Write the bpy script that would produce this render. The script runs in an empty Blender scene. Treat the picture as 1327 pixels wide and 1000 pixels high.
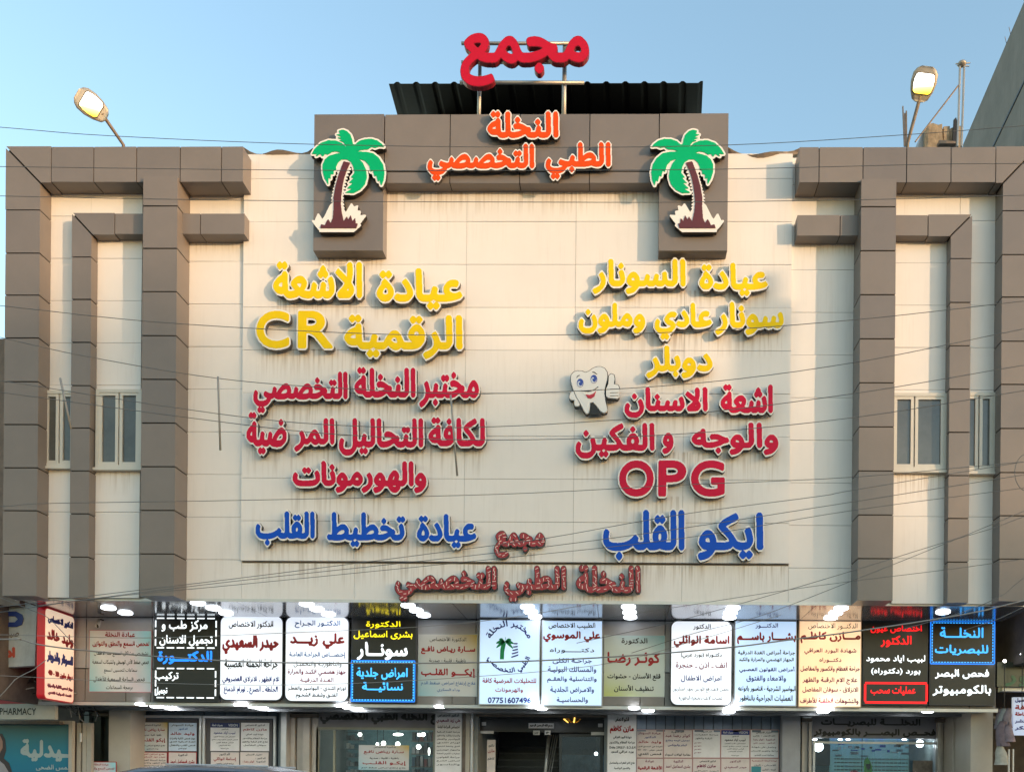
import bpy, math, random
import numpy as np
from mathutils import Vector, Matrix
from mathutils.geometry import tessellate_polygon
random.seed(7)
R = math.radians
S = bpy.context.scene
COL = S.collection

# ------------------------------------------------------------------ camera
PW, PH, F = 1327.0, 1000.0, 1150.0
CAM = Vector((0.0, -15.3, 1.45))
YAW, ROLL, PITCH = R(0.86), R(0.53), R(0.0)
SHX, SHY = -(783 - 663.5) / PW, 515 / PW
cd = bpy.data.cameras.new('camera'); cam = bpy.data.objects.new('camera', cd); COL.objects.link(cam)
cd.sensor_width = 36; cd.lens = 36 * F / PW; cd.shift_x = SHX; cd.shift_y = SHY
cd.clip_start = 0.1; cd.clip_end = 3000
cam.location = CAM
fw = Vector((-math.sin(YAW), math.cos(YAW), 0))
up0 = Vector((0, 0, 1)); rt0 = fw.cross(up0).normalized()
rt = rt0 * math.cos(ROLL) + up0 * math.sin(ROLL)      # roll: the verticals of the photograph lean to the right
up = rt.cross(fw).normalized()
cam.matrix_world = Matrix(((rt.x, up.x, -fw.x, CAM.x), (rt.y, up.y, -fw.y, CAM.y), (rt.z, up.z, -fw.z, CAM.z), (0, 0, 0, 1)))
S.camera = cam

# ------------------------------------------------------------------ sky, sun, exposure
SUN_EL, SUN_AZ = R(5.2), R(56)                       # azimuth from -y (behind the camera) towards +x
sd = Vector((math.sin(SUN_AZ) * math.cos(SUN_EL), -math.cos(SUN_AZ) * math.cos(SUN_EL), math.sin(SUN_EL)))
W = bpy.data.worlds.new('World'); S.world = W; W.use_nodes = True
nt = W.node_tree; bg = nt.nodes['Background']
sky = nt.nodes.new('ShaderNodeTexSky'); sky.sky_type = 'NISHITA'; sky.sun_disc = False
sky.sun_elevation = SUN_EL; sky.sun_rotation = math.atan2(sd.x, sd.y)
sky.air_density = 1.3; sky.dust_density = 0.8; sky.ozone_density = 1.9; sky.altitude = 0
nt.links.new(sky.outputs[0], bg.inputs[0]); bg.inputs[1].default_value = 0.15
sl = bpy.data.lights.new('sun', 'SUN'); so = bpy.data.objects.new('sun', sl); COL.objects.link(so)
sl.energy = .66; sl.angle = R(0.55); sl.color = (1.0, 0.64, 0.36)
so.rotation_euler = sd.to_track_quat('Z', 'Y').to_euler(); so.location = (20, -20, 30)
S.view_settings.view_transform = 'Standard'; S.view_settings.look = 'None'
S.view_settings.gamma = 1; S.view_settings.use_curve_mapping = False
S.view_settings.exposure = 2.2
S.render.engine = 'CYCLES'
try:
    S.cycles.use_denoising = True; S.cycles.denoiser = 'OPENIMAGEDENOISE'
except Exception: pass
S.cycles.max_bounces = 6; S.cycles.diffuse_bounces = 3; S.cycles.glossy_bounces = 3
S.cycles.transmission_bounces = 4; S.cycles.transparent_max_bounces = 6
S.cycles.caustics_reflective = False; S.cycles.caustics_refractive = False

# ------------------------------------------------------------------ photograph pixel -> point of a world plane
def ray(px, py):
    a = (px - PW / 2 + SHX * PW) / F; b = -(py - PH / 2 - SHY * PW) / F
    return fw + rt * a + up * b
def P(px, py, y=0.0):
    d = ray(px, py); t = (y - CAM.y) / d.y; return CAM + d * t
def PZ(px, py, z):
    d = ray(px, py); t = (z - CAM.z) / d.z; return CAM + d * t
def X(px, y=0.0, py=480): return P(px, py, y).x
def Zc(py, y=0.0, px=663): return P(px, py, y).z

# ------------------------------------------------------------------ materials
MATS = {}
def mat(name, col, rough=0.5, metal=0.0, prand=0.0, emit=0.0, ecol=None, var=0.0, vscale=3.0, bump=0.0, bscale=60.0, streak=0.0, spec=0.5, rimcol=None):
    if name in MATS: return MATS[name]
    m = bpy.data.materials.new(name); m.use_nodes = True; n = m.node_tree.nodes; l = m.node_tree.links
    b = n['Principled BSDF']; b.inputs['Base Color'].default_value = (*col, 1); b.inputs['Roughness'].default_value = rough
    b.inputs['Metallic'].default_value = metal; b.inputs['Specular IOR Level'].default_value = spec
    if emit: 
        b.inputs['Emission Color'].default_value = (*(ecol or col), 1); b.inputs['Emission Strength'].default_value = emit
    geo = None
    if var or streak or bump:
        geo = n.new('ShaderNodeNewGeometry')
    last = None
    if var:
        t = n.new('ShaderNodeTexNoise'); t.inputs['Scale'].default_value = vscale; t.inputs['Detail'].default_value = 6; t.inputs['Roughness'].default_value = .65
        l.new(geo.outputs['Position'], t.inputs['Vector'])
        r = n.new('ShaderNodeMapRange'); r.inputs[1].default_value = .3; r.inputs[2].default_value = .7
        r.inputs[3].default_value = 1 - var; r.inputs[4].default_value = 1 + var
        l.new(t.outputs[0], r.inputs[0])
        mx = n.new('ShaderNodeVectorMath'); mx.operation = 'SCALE'; mx.inputs[0].default_value = col
        l.new(r.outputs[0], mx.inputs['Scale']); last = mx.outputs[0]
    if prand:                                           # every panel a slightly different tone and gloss
        oi = n.new('ShaderNodeObjectInfo'); r = n.new('ShaderNodeMapRange'); r.inputs[3].default_value = 1 - prand; r.inputs[4].default_value = 1 + prand
        l.new(oi.outputs['Random'], r.inputs[0]); mx = n.new('ShaderNodeVectorMath'); mx.operation = 'SCALE'; l.new(last, mx.inputs[0]); l.new(r.outputs[0], mx.inputs['Scale']); last = mx.outputs[0]
        r = n.new('ShaderNodeMapRange'); r.inputs[3].default_value = rough - .12; r.inputs[4].default_value = rough + .1; l.new(oi.outputs['Random'], r.inputs[0]); l.new(r.outputs[0], b.inputs['Roughness'])
    if streak:                                          # rain-washed vertical dirt
        mp = n.new('ShaderNodeMapping'); mp.inputs['Scale'].default_value = (9, 9, .55); l.new(geo.outputs['Position'], mp.inputs[0])
        t = n.new('ShaderNodeTexNoise'); t.inputs['Scale'].default_value = 1.6; t.inputs['Detail'].default_value = 8; t.inputs['Roughness'].default_value = .7
        l.new(mp.outputs[0], t.inputs['Vector'])
        t2 = n.new('ShaderNodeTexNoise'); t2.inputs['Scale'].default_value = .55; t2.inputs['Detail'].default_value = 3; l.new(geo.outputs['Position'], t2.inputs['Vector'])
        r = n.new('ShaderNodeMapRange'); r.inputs[1].default_value = .5; r.inputs[2].default_value = .78; l.new(t.outputs[0], r.inputs[0])
        r2 = n.new('ShaderNodeMapRange'); r2.inputs[1].default_value = .42; r2.inputs[2].default_value = .68; l.new(t2.outputs[0], r2.inputs[0])
        mu = n.new('ShaderNodeMath'); mu.operation = 'MULTIPLY'; l.new(r.outputs[0], mu.inputs[0]); l.new(r2.outputs[0], mu.inputs[1])
        m2 = n.new('ShaderNodeMath'); m2.operation = 'MULTIPLY'; m2.inputs[1].default_value = streak; l.new(mu.outputs[0], m2.inputs[0])
        mix = n.new('ShaderNodeMix'); mix.data_type = 'RGBA'; l.new(m2.outputs[0], mix.inputs[0])
        if last: l.new(last, mix.inputs[6])
        else: mix.inputs[6].default_value = (*col, 1)
        mix.inputs[7].default_value = (col[0] * .38, col[1] * .33, col[2] * .27, 1); last = mix.outputs[2]
    if last: l.new(last, b.inputs['Base Color'])
    if bump:
        t = n.new('ShaderNodeTexNoise'); t.inputs['Scale'].default_value = bscale; t.inputs['Detail'].default_value = 3; l.new(geo.outputs['Position'], t.inputs['Vector'])
        bp = n.new('ShaderNodeBump'); bp.inputs['Strength'].default_value = bump; bp.inputs['Distance'].default_value = .02
        l.new(t.outputs[0], bp.inputs['Height']); l.new(bp.outputs[0], b.inputs['Normal'])
    MATS[name] = m; return m
def glassmat(name, col, rough=.03, alpha=.25):
    if name in MATS: return MATS[name]
    m = bpy.data.materials.new(name); m.use_nodes = True; n = m.node_tree.nodes; l = m.node_tree.links
    n.remove(n['Principled BSDF']); o = n['Material Output']
    g = n.new('ShaderNodeBsdfGlossy'); g.inputs['Roughness'].default_value = rough; g.inputs[0].default_value = (.9, .95, 1, 1)
    t = n.new('ShaderNodeBsdfTransparent'); t.inputs[0].default_value = (*col, 1)
    f = n.new('ShaderNodeFresnel'); f.inputs[0].default_value = 1.5
    a = n.new('ShaderNodeMath'); a.operation = 'ADD'; a.inputs[1].default_value = alpha * .3; l.new(f.outputs[0], a.inputs[0])
    mx = n.new('ShaderNodeMixShader'); l.new(a.outputs[0], mx.inputs[0]); l.new(t.outputs[0], mx.inputs[1]); l.new(g.outputs[0], mx.inputs[2])
    l.new(mx.outputs[0], o.inputs[0]); MATS[name] = m; return m
def gradmat(name, stops, axis=(1, 0, 0), emit=0.0, rough=.4, noise=.25):
    """printed colour gradient across a sheet (generated coordinates)"""
    if name in MATS: return MATS[name]
    m = bpy.data.materials.new(name); m.use_nodes = True; n = m.node_tree.nodes; l = m.node_tree.links
    b = n['Principled BSDF']; b.inputs['Roughness'].default_value = rough
    tc = n.new('ShaderNodeTexCoord'); d = n.new('ShaderNodeVectorMath'); d.operation = 'DOT_PRODUCT'; d.inputs[1].default_value = axis
    l.new(tc.outputs['Generated'], d.inputs[0])
    t = n.new('ShaderNodeTexNoise'); t.inputs['Scale'].default_value = 2.2; l.new(tc.outputs['Generated'], t.inputs['Vector'])
    mm = n.new('ShaderNodeMath'); mm.operation = 'MULTIPLY_ADD'; mm.inputs[1].default_value = noise; l.new(t.outputs[0], mm.inputs[0]); l.new(d.outputs['Value'], mm.inputs[2])
    ms = n.new('ShaderNodeMath'); ms.operation = 'SUBTRACT'; ms.inputs[1].default_value = noise * .5; l.new(mm.outputs[0], ms.inputs[0])
    r = n.new('ShaderNodeValToRGB'); l.new(ms.outputs[0], r.inputs[0])
    e = r.color_ramp.elements
    while len(e) < len(stops): e.new(.5)
    for k, (p, c) in enumerate(stops): e[k].position = p; e[k].color = (*c, 1)
    l.new(r.outputs[0], b.inputs['Base Color'])
    if emit: l.new(r.outputs[0], b.inputs['Emission Color']); b.inputs['Emission Strength'].default_value = emit
    MATS[name] = m; return m

BROWN = mat('brown_cladding', (.195, .17, .158), rough=.42, var=.07, vscale=1.3, spec=.5, prand=.07)
CREAM = mat('cream_cladding', (.82, .785, .765), rough=.48, var=.035, vscale=.8, streak=.26, spec=.4, prand=.025)
DARK = mat('dark_joint', (.025, .022, .02), rough=.8)
BEIGE = mat('joint_sealant', (.22, .20, .18), rough=.8)
PVC = mat('white_pvc', (.60, .58, .53), rough=.35, var=.05)
WGLASS = mat('window_glass', (.085, .09, .085), rough=.12, spec=.8, var=.35, vscale=1.2)
SOFFIT = mat('soffit_metal', (.36, .36, .38), rough=.15, metal=.7, var=.06)
GREYW = mat('grey_wall', (.36, .36, .37), rough=.5, var=.1, streak=.3)
STEEL = mat('steel_tube', (.42, .40, .37), rough=.45, metal=.6, var=.1)
RUST = mat('dirty_metal', (.2, .16, .13), rough=.6, metal=.3, var=.25, vscale=8)
BLACK = mat('black', (.012, .012, .013), rough=.5)
ALU = mat('aluminium_frame', (.62, .61, .60), rough=.4, metal=.4, var=.08)
LIGHTM = mat('lamp_diffuser', (.9, .95, 1), emit=1.5, ecol=(.86, .93, 1))
RIMW = mat('white_trim', (.84, .82, .80), rough=.35)
SIDEB = mat('letter_return', (.03, .025, .025), rough=.45)
SIDEG = mat('letter_return_grey', (.10, .09, .085), rough=.45)
YEL = mat('yellow_acrylic', (.86, .61, .004), rough=.4, var=.06, vscale=2, spec=.15)
MAG = mat('crimson_acrylic', (.60, .008, .05), rough=.4, var=.08, vscale=2, spec=.15)
REDA = mat('red_acrylic', (.52, .008, .034), rough=.4, var=.05, spec=.15)
ORG = mat('orange_acrylic', (.76, .075, .005), rough=.4, var=.06, spec=.15)
BLUA = mat('blue_acrylic', (.006, .085, .56), rough=.4, var=.08, vscale=2, spec=.15)
GRN = mat('green_acrylic', (.0, .44, .18), rough=.4, var=.05, spec=.15)
MAR = mat('maroon_acrylic', (.11, .018, .018), rough=.35, var=.08)

# ------------------------------------------------------------------ object helpers
def link(name, me, parent=None):
    o = bpy.data.objects.new(name, me); COL.objects.link(o)
    if parent is not None: o.parent = parent
    return o
def thing(name, label, cat, group=None):
    o = link(name, None); o.empty_display_size = .1; o['label'] = label; o['category'] = cat
    if group: o['group'] = group
    return o
def tag(o, label, cat, group=None):
    o['label'] = label; o['category'] = cat
    if group: o['group'] = group
    return o
def mesh(name, V, Fc, mats, parent=None, midx=None, smooth=False):
    me = bpy.data.meshes.new(name); me.from_pydata([tuple(v) for v in V], [], Fc)
    for m in (mats if isinstance(mats, (list, tuple)) else [mats]): me.materials.append(m)
    if midx: me.polygons.foreach_set('material_index', midx)
    if smooth: me.polygons.foreach_set('use_smooth', [True] * len(me.polygons))
    me.update(); return link(name, me, parent)
class MB:
    def __init__(s): s.V = []; s.F = []; s.I = []
    def add(s, V, Fc, i=0):
        b = len(s.V); s.V += [tuple(v) for v in V]; s.F += [tuple(b + k for k in f) for f in Fc]; s.I += [i] * len(Fc); return s
    def box(s, x0, x1, y0, y1, z0, z1, i=0):
        V = [(x, y, z) for z in (z0, z1) for y in (y0, y1) for x in (x0, x1)]
        return s.add(V, [(0, 2, 3, 1), (4, 5, 7, 6), (0, 1, 5, 4), (2, 6, 7, 3), (0, 4, 6, 2), (1, 3, 7, 5)], i)
    def prism(s, pts, y0, y1, i=0):                    # polygon in xz, extruded along y
        n = len(pts); a = sum(pts[k][0] * pts[(k + 1) % n][1] - pts[(k + 1) % n][0] * pts[k][1] for k in range(n))
        if a < 0: pts = pts[::-1]
        V = [(p[0], y0, p[1]) for p in pts] + [(p[0], y1, p[1]) for p in pts]
        return s.add(V, [tuple(range(n)), tuple(range(2 * n - 1, n - 1, -1))] + [(k, k + n, (k + 1) % n + n, (k + 1) % n) for k in range(n)], i)
    def tube(s, pts, r, n=6, i=0):
        pts = [Vector(p) for p in pts]; V = []; Fc = []
        for k, p in enumerate(pts):
            t = (pts[min(k + 1, len(pts) - 1)] - pts[max(k - 1, 0)]).normalized()
            a = t.orthogonal().normalized() if k == 0 else (a - t * a.dot(t)).normalized()
            b = t.cross(a); rr = r[k] if isinstance(r, (list, tuple)) else r
            V += [p + (a * math.cos(2 * math.pi * q / n) + b * math.sin(2 * math.pi * q / n)) * rr for q in range(n)]
        for k in range(len(pts) - 1):
            for q in range(n): Fc.append((k * n + q, k * n + (q + 1) % n, (k + 1) * n + (q + 1) % n, (k + 1) * n + q))
        Fc += [tuple(range(n - 1, -1, -1)), tuple(range(len(pts) * n - n, len(pts) * n))]
        return s.add(V, Fc, i)
    def ball(s, c, r, i=0, seg=10, ring=6, sc=(1, 1, 1)):
        V = [(c[0], c[1], c[2] + r * sc[2])]; Fc = []
        for a in range(1, ring):
            for b in range(seg):
                th = math.pi * a / ring; ph = 2 * math.pi * b / seg
                V.append((c[0] + r * sc[0] * math.sin(th) * math.cos(ph), c[1] + r * sc[1] * math.sin(th) * math.sin(ph), c[2] + r * sc[2] * math.cos(th)))
        V.append((c[0], c[1], c[2] - r * sc[2])); L = len(V) - 1
        for b in range(seg): Fc.append((0, 1 + b, 1 + (b + 1) % seg)); Fc.append((L, L - seg + (b + 1) % seg, L - seg + b))
        for a in range(ring - 2):
            for b in range(seg): Fc.append((1 + a * seg + b, 1 + (a + 1) * seg + b, 1 + (a + 1) * seg + (b + 1) % seg, 1 + a * seg + (b + 1) % seg))
        return s.add(V, Fc, i)
    def build(s, name, mats, parent=None, smooth=False): return mesh(name, s.V, s.F, mats, parent, s.I, smooth)
def box(name, x0, x1, y0, y1, z0, z1, m, parent=None): return MB().box(x0, x1, y0, y1, z0, z1).build(name, m, parent)
def struct(o): o['kind'] = 'structure'; return o

# ------------------------------------------------------------------ Arabic shaping (joined presentation forms, right to left)
AR = {}
for s_ in '\u0622 FE81,\u0623 FE83,\u0624 FE85,\u0625 FE87,\u0627 FE8D,\u0629 FE93,\u062F FEA9,\u0630 FEAB,\u0631 FEAD,\u0632 FEAF,\u0648 FEED,\u0649 FEEF'.split(','):
    c_, h_ = s_.split(); AR[c_] = (int(h_, 16), 2)
for s_ in '\u0626 FE89,\u0628 FE8F,\u062A FE95,\u062B FE99,\u062C FE9D,\u062D FEA1,\u062E FEA5,\u0633 FEB1,\u0634 FEB5,\u0635 FEB9,\u0636 FEBD,\u0637 FEC1,\u0638 FEC5,\u0639 FEC9,\u063A FECD,\u0641 FED1,\u0642 FED5,\u0643 FED9,\u0644 FEDD,\u0645 FEE1,\u0646 FEE5,\u0647 FEE9,\u064A FEF1'.split(','):
    c_, h_ = s_.split(); AR[c_] = (int(h_, 16), 4)
LA = {'\u0622': 0xFEF5, '\u0623': 0xFEF7, '\u0625': 0xFEF9, '\u0627': 0xFEFB}
def shape(s):
    out = []; i = 0; n = len(s)
    jn = lambda c: c == '\u0640' or (c in AR and AR[c][1] == 4)
    while i < n:
        c = s[i]
        if c not in AR: out.append(c); i += 1; continue
        prev = i > 0 and jn(s[i - 1])
        if c == '\u0644' and i + 1 < n and s[i + 1] in LA:
            out.append(chr(LA[s[i + 1]] + (1 if prev else 0))); i += 2; continue
        nxt = AR[c][1] == 4 and i + 1 < n and (s[i + 1] in AR or s[i + 1] == '\u0640')
        f = {(0, 0): 0, (1, 0): 1, (0, 1): 2, (1, 1): 3}[(int(prev), int(nxt))] if AR[c][1] == 4 else int(prev)
        out.append(chr(AR[c][0] + f) if f else c); i += 1
    r = []; run = []
    for ch in out[::-1]:
        if ch.isascii() and ch.isalnum(): run.append(ch)
        else: r += run[::-1]; run = []; r.append({'(': ')', ')': '('}.get(ch, ch))
    return ''.join(r + run[::-1])
TC = {}
def outline(s, steps=5):
    """closed outlines of a line of writing, scaled to the unit square"""
    if s in TC: return TC[s]
    c = bpy.data.curves.new('t', 'FONT'); c.body = shape(s); c.size = 1
    o = bpy.data.objects.new('t', c); COL.objects.link(o)
    for q in bpy.context.selected_objects: q.select_set(False)
    bpy.context.view_layer.objects.active = o; o.select_set(True); bpy.ops.object.convert(target='CURVE')
    polys = []
    for sp in o.data.splines:
        bp = sp.bezier_points; n = len(bp); pts = []
        for k in range(n):
            p0, h0, h1, p1 = [np.array(v[:2]) for v in (bp[k].co, bp[k].handle_right, bp[(k + 1) % n].handle_left, bp[(k + 1) % n].co)]
            for q in range(steps):
                t = q / steps; pts.append((1 - t) ** 3 * p0 + 3 * (1 - t) ** 2 * t * h0 + 3 * (1 - t) * t * t * h1 + t ** 3 * p1)
        if len(pts) > 2: polys.append(np.array(pts))
    d = o.data; bpy.data.objects.remove(o); bpy.data.curves.remove(d)
    A = np.vstack(polys); mn = A.min(0); mx = A.max(0); asp = (mx - mn)[0] / (mx - mn)[1]
    TC[s] = ([(p - mn) / (mx - mn) for p in polys], asp); return TC[s]
def place(polys, x0, x1, z0, z1): return [p * np.array([x1 - x0, z1 - z0]) + np.array([x0, z0]) for p in polys]
def bounds(polys): A = np.vstack(polys); return A.min(0), A.max(0)
def raster(polys, cell, pad, bb=None):
    """non-zero winding fill, so self-crossing outlines stay solid"""
    mn, mx = bb or bounds(polys); mn = mn - pad; mx = mx + pad
    nx = int(math.ceil((mx[0] - mn[0]) / cell)) + 1; ny = int(math.ceil((mx[1] - mn[1]) / cell)) + 1
    D = np.zeros((ny, nx + 1), int)
    for p in polys:
        q = (p - mn) / cell; r = np.roll(q, -1, 0)
        for (ax, ay), (bx_, by_) in zip(q, r):
            if ay == by_: continue
            sg = 1 if by_ > ay else -1; lo, hi = (ay, by_) if sg > 0 else (by_, ay)
            ys = np.arange(max(0, math.ceil(lo)), min(ny, math.ceil(hi)))
            if len(ys) == 0: continue
            xs = np.clip(np.ceil(ax + (ys - ay) * (bx_ - ax) / (by_ - ay)), 0, nx).astype(int)
            np.add.at(D, (ys, xs), sg)
    return np.cumsum(D, 1)[:, :-1] != 0, mn
def distfield(M, rmax, l1=.35, ax=1.12, ay=.86):
    D = np.full(M.shape, 99.0); D[M] = 0
    r = int(math.ceil(rmax)) + 2; ny, nx = M.shape
    for dy in range(-r, r + 1):
        for dx in range(-r, r + 1):
            d = (1 - l1) * math.hypot(dx * ax, dy * ay) + l1 * (abs(dx * ax) + abs(dy * ay))
            if d == 0 or d > rmax + 2: continue
            ys, ye = max(0, dy), min(ny, ny + dy); xs, xe = max(0, dx), min(nx, nx + dx)
            sub = M[ys - dy:ye - dy, xs - dx:xe - dx]; t = D[ys:ye, xs:xe]
            np.minimum(t, np.where(sub, d, 99.0), out=t)
    D = np.minimum(D, rmax + 3)
    Dp = np.pad(D, 1, mode='edge')
    return (D * 2 + Dp[:-2, 1:-1] + Dp[2:, 1:-1] + Dp[1:-1, :-2] + Dp[1:-1, 2:]) / 6
def simplify(pts, tol):
    n = len(pts)
    if n < 8: return pts
    P_ = np.array(pts); k0 = 0; k1 = int(np.argmax(((P_ - P_[0]) ** 2).sum(1)))
    def dp(a, b):
        seg = P_[a:b + 1]; d = seg[-1] - seg[0]; L = math.hypot(*d) or 1e-9
        dist = np.abs(d[0] * (seg[:, 1] - seg[0, 1]) - d[1] * (seg[:, 0] - seg[0, 0])) / L
        k = int(np.argmax(dist))
        if dist[k] < tol or b - a < 2: return [a]
        return dp(a, a + k) + dp(a + k, b)
    P_ = np.vstack([P_, P_[:1]])
    idx = dp(k0, k1) + dp(k1, n)
    return [tuple(P_[k]) for k in idx]
SEG = {1: ['BL'], 2: ['RB'], 3: ['RL'], 4: ['TR'], 6: ['TB'], 8: ['LT'], 9: ['BT'], 12: ['LR'], 7: ['TL'], 11: ['RT'], 13: ['BR'], 14: ['LB'], 5: ['BL', 'TR'], 10: ['RB', 'LT']}
def contours(D, level, tol=.22):
    f = level - D; f = np.pad(f, 1, constant_values=-3.0); ins = f > 0
    code = ins[:-1, :-1] * 1 + ins[:-1, 1:] * 2 + ins[1:, 1:] * 4 + ins[1:, :-1] * 8
    nx = {}
    def ed(i, j, e):
        return {'B': (0, i, j), 'T': (0, i + 1, j), 'L': (1, i, j), 'R': (1, i, j + 1)}[e]
    for i, j in zip(*np.nonzero((code > 0) & (code < 15))):
        for s in SEG[int(code[i, j])]: nx[ed(i, j, s[0])] = ed(i, j, s[1])
    def pt(k):
        t, i, j = k
        a = f[i, j]; b = f[i, j + 1] if t == 0 else f[i + 1, j]; u = a / (a - b)
        return ((j + u - 1, i - 1) if t == 0 else (j - 1, i + u - 1))
    loops = []
    while nx:
        s = next(iter(nx)); L = [s]; c = nx.pop(s)
        while c != s and c in nx: L.append(c); c = nx.pop(c)
        p = simplify([pt(k) for k in L], tol)
        if len(p) > 2: loops.append(p)
    return loops
def area(p): return .5 * sum(p[k][0] * p[(k + 1) % len(p)][1] - p[(k + 1) % len(p)][0] * p[k][1] for k in range(len(p)))
def inside(q, p):
    r = False; n = len(p); j = n - 1
    for i in range(n):
        if (p[i][1] > q[1]) != (p[j][1] > q[1]) and q[0] < (p[j][0] - p[i][0]) * (q[1] - p[i][1]) / (p[j][1] - p[i][1]) + p[i][0]: r = not r
        j = i
    return r
def islands(loops, minarea=3.0):
    outs = [p for p in loops if area(p) > minarea]; res = [[p] for p in outs]
    for h in loops:
        if area(h) < -minarea * .5:
            c = [k for k, o in enumerate(outs) if inside(h[0], o)]
            if c: res[min(c, key=lambda k: area(outs[k]))].append(h)
    return res
def solid(name, isl, y0, y1, mats, parent, sideidx=1):
    """island (outer loop + holes) in xz, front cap at y0, sides back to y1"""
    pl = [[Vector((p[0], p[1], 0)) for p in l] for l in isl]
    tri = tessellate_polygon(pl); flat = [p for l in isl for p in l]; n = len(flat)
    V = [(p[0], y0, p[1]) for p in flat] + [(p[0], y1, p[1]) for p in flat]; Fc = []; I = []
    for a, b, c in tri:
        ar = (flat[b][0] - flat[a][0]) * (flat[c][1] - flat[a][1]) - (flat[c][0] - flat[a][0]) * (flat[b][1] - flat[a][1])
        Fc.append((a, b, c) if ar > 0 else (a, c, b)); I.append(0)
    b0 = 0
    for l in isl:
        m = len(l)
        for k in range(m): Fc.append((b0 + k, b0 + k + n, b0 + (k + 1) % m + n, b0 + (k + 1) % m)); I.append(sideidx)
        b0 += m
    return mesh(name, V, Fc, mats, parent, I)
def toworld(isl, mn, cell): return [[(mn[0] + p[0] * cell, mn[1] + p[1] * cell) for p in l] for l in isl]
def channel(polys, bold, fm, yf, depth, rimmat, sidemat, parent, rim, cell=.0065, l1=.35, names=('letter', 'letter_face')):
    """channel letters: a trim body for every joined piece and a coloured face on it"""
    M, mn = raster(polys, cell, rim + bold + cell * 5); D = distfield(M, (bold + rim) / cell + 1, l1)
    faces = islands(contours(D, bold / cell + .01)); body = islands(contours(D, (bold + rim) / cell))
    for b in body:
        o = solid(names[0], toworld(b, mn, cell), yf, yf + depth, [rimmat, sidemat], parent)
        for q in faces:
            if inside(q[0][0], b[0]): solid(names[1], toworld(q, mn, cell), yf - .006, yf + .001, [fm, fm], o)
    return M, mn
def word(s, x0, x1, py0, py1, yf, depth, fm, parent, bold=.022, rim=.028, rimmat=None, sidemat=None, cell=.0065, l1=.35):
    a = P(x0, py1, yf); b = P(x1, py0, yf); pad = bold + rim
    polys = place(outline(s)[0], a.x + pad * .9, b.x - pad * .9, a.z + pad * 1.2, b.z - pad * 1.2)
    return channel(polys, bold, fm, yf, depth, rimmat or RIMW, sidemat or SIDEB, parent, rim, cell, l1)
FLAT = {}
def flatmesh(s, hw, bold):
    """clean triangles of a line of print in the unit square; hw = width / height on the sheet, bold in heights"""
    k = (s, round(hw, 1), round(bold, 3))
    if k in FLAT: return FLAT[k]
    polys = place(outline(s, 3)[0], 0, hw, 0, 1); cell = 1 / 26.0
    M, mn = raster(polys, cell, bold + cell * 3); D = distfield(M, bold / cell + 1, .3)
    V = []; T = []
    for isl in islands(contours(D, bold / cell + .3, .25), 1.0):
        pl = [[Vector((p[0], p[1], 0)) for p in l] for l in isl]; b0 = len(V)
        flat = [(mn[0] + p[0] * cell, mn[1] + p[1] * cell) for l in isl for p in l]
        for a, b, c in tessellate_polygon(pl):
            ar = (flat[b][0] - flat[a][0]) * (flat[c][1] - flat[a][1]) - (flat[c][0] - flat[a][0]) * (flat[b][1] - flat[a][1])
            T.append((b0 + a, b0 + b, b0 + c) if ar > 0 else (b0 + a, b0 + c, b0 + b))
        V += flat
    V = np.array(V); a, b = V.min(0), V.max(0); FLAT[k] = ((V - a) / (b - a), T); return FLAT[k]
def lettering(s, x0, x1, z0, z1, y, m, parent, bold=.04, name='lettering', tilt=None):
    V, T = flatmesh(s, (x1 - x0) / max(z1 - z0, .01), bold)
    f = tilt or (lambda u, v: (x0 + u * (x1 - x0), y, z0 + v * (z1 - z0)))
    o = mesh(name, [f(u, v) for u, v in V], T, m, parent); o['kind'] = 'stuff'; return o

# ================================================================== GROUND
ASPH = mat('asphalt', (.05, .05, .052), rough=.85, var=.2, vscale=2, bump=.3, bscale=90)
struct(box('ground', -300, 300, -400, 300, -1.0, -.004, mat('sandy_ground', (.22, .19, .15), rough=.9, var=.15)))
struct(box('road', -120, 120, -14.0, -3.2, -.02, 0, ASPH))
struct(box('pavement', -60, 60, -3.2, 9.0, -.03, .13, mat('pavement_concrete', (.30, .28, .26), rough=.85, var=.15, bump=.2)))
struct(box('far_pavement', -60, 60, -17.0, -14.0, -.03, .13, MATS['pavement_concrete']))
for k in range(-6, 5): struct(MB().box(k * 5.0, k * 5.0 + 2.4, -8.66, -8.52, .0, .004).build('road_marking', mat('road_paint', (.7, .7, .66), rough=.7, var=.15)))

# ================================================================== THE CLINIC BUILDING
YW = 0.0                       # cream wall
YB = -.08                      # wall of the window bays
YP2, YO, YI, YBM = -.45, -.38, -.27, -.40      # fronts of inner big pillars, outer pillars, slim pillars, top bands
YM = -.065                     # front of the raised cream field
ZS = Zc(779.5)                 # underside of the upper storeys
B = thing('clinic_building', 'two-storey clinic front clad in cream and brown metal panels with lit doctor signs below', 'building')
XL, XR = X(4, -.38), X(1352)
ZT = Zc(203)
SG = 1.62                      # plane of the sign wall
ZS2 = Zc(913.5, SG)            # underside of the sign band
YS = 3.6                       # plane of the shopfronts
def bx(name, x0, x1, y0, y1, z0, z1, m): return box(name, x0, x1, y0, y1, z0, z1, m, B)
bx('structural_wall', XL + .06, XR - .06, YW + .012, 9.0, ZS + .02, ZT - .12, BEIGE)
bx('roof_slab', XL + .1, XR - .1, YW + .05, 9.0, ZT - .12, ZT - .06, mat('roof_concrete', (.3, .28, .25), rough=.9, var=.2))
J = .007                       # half joint
jit = lambda a: random.uniform(-a, a)
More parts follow.
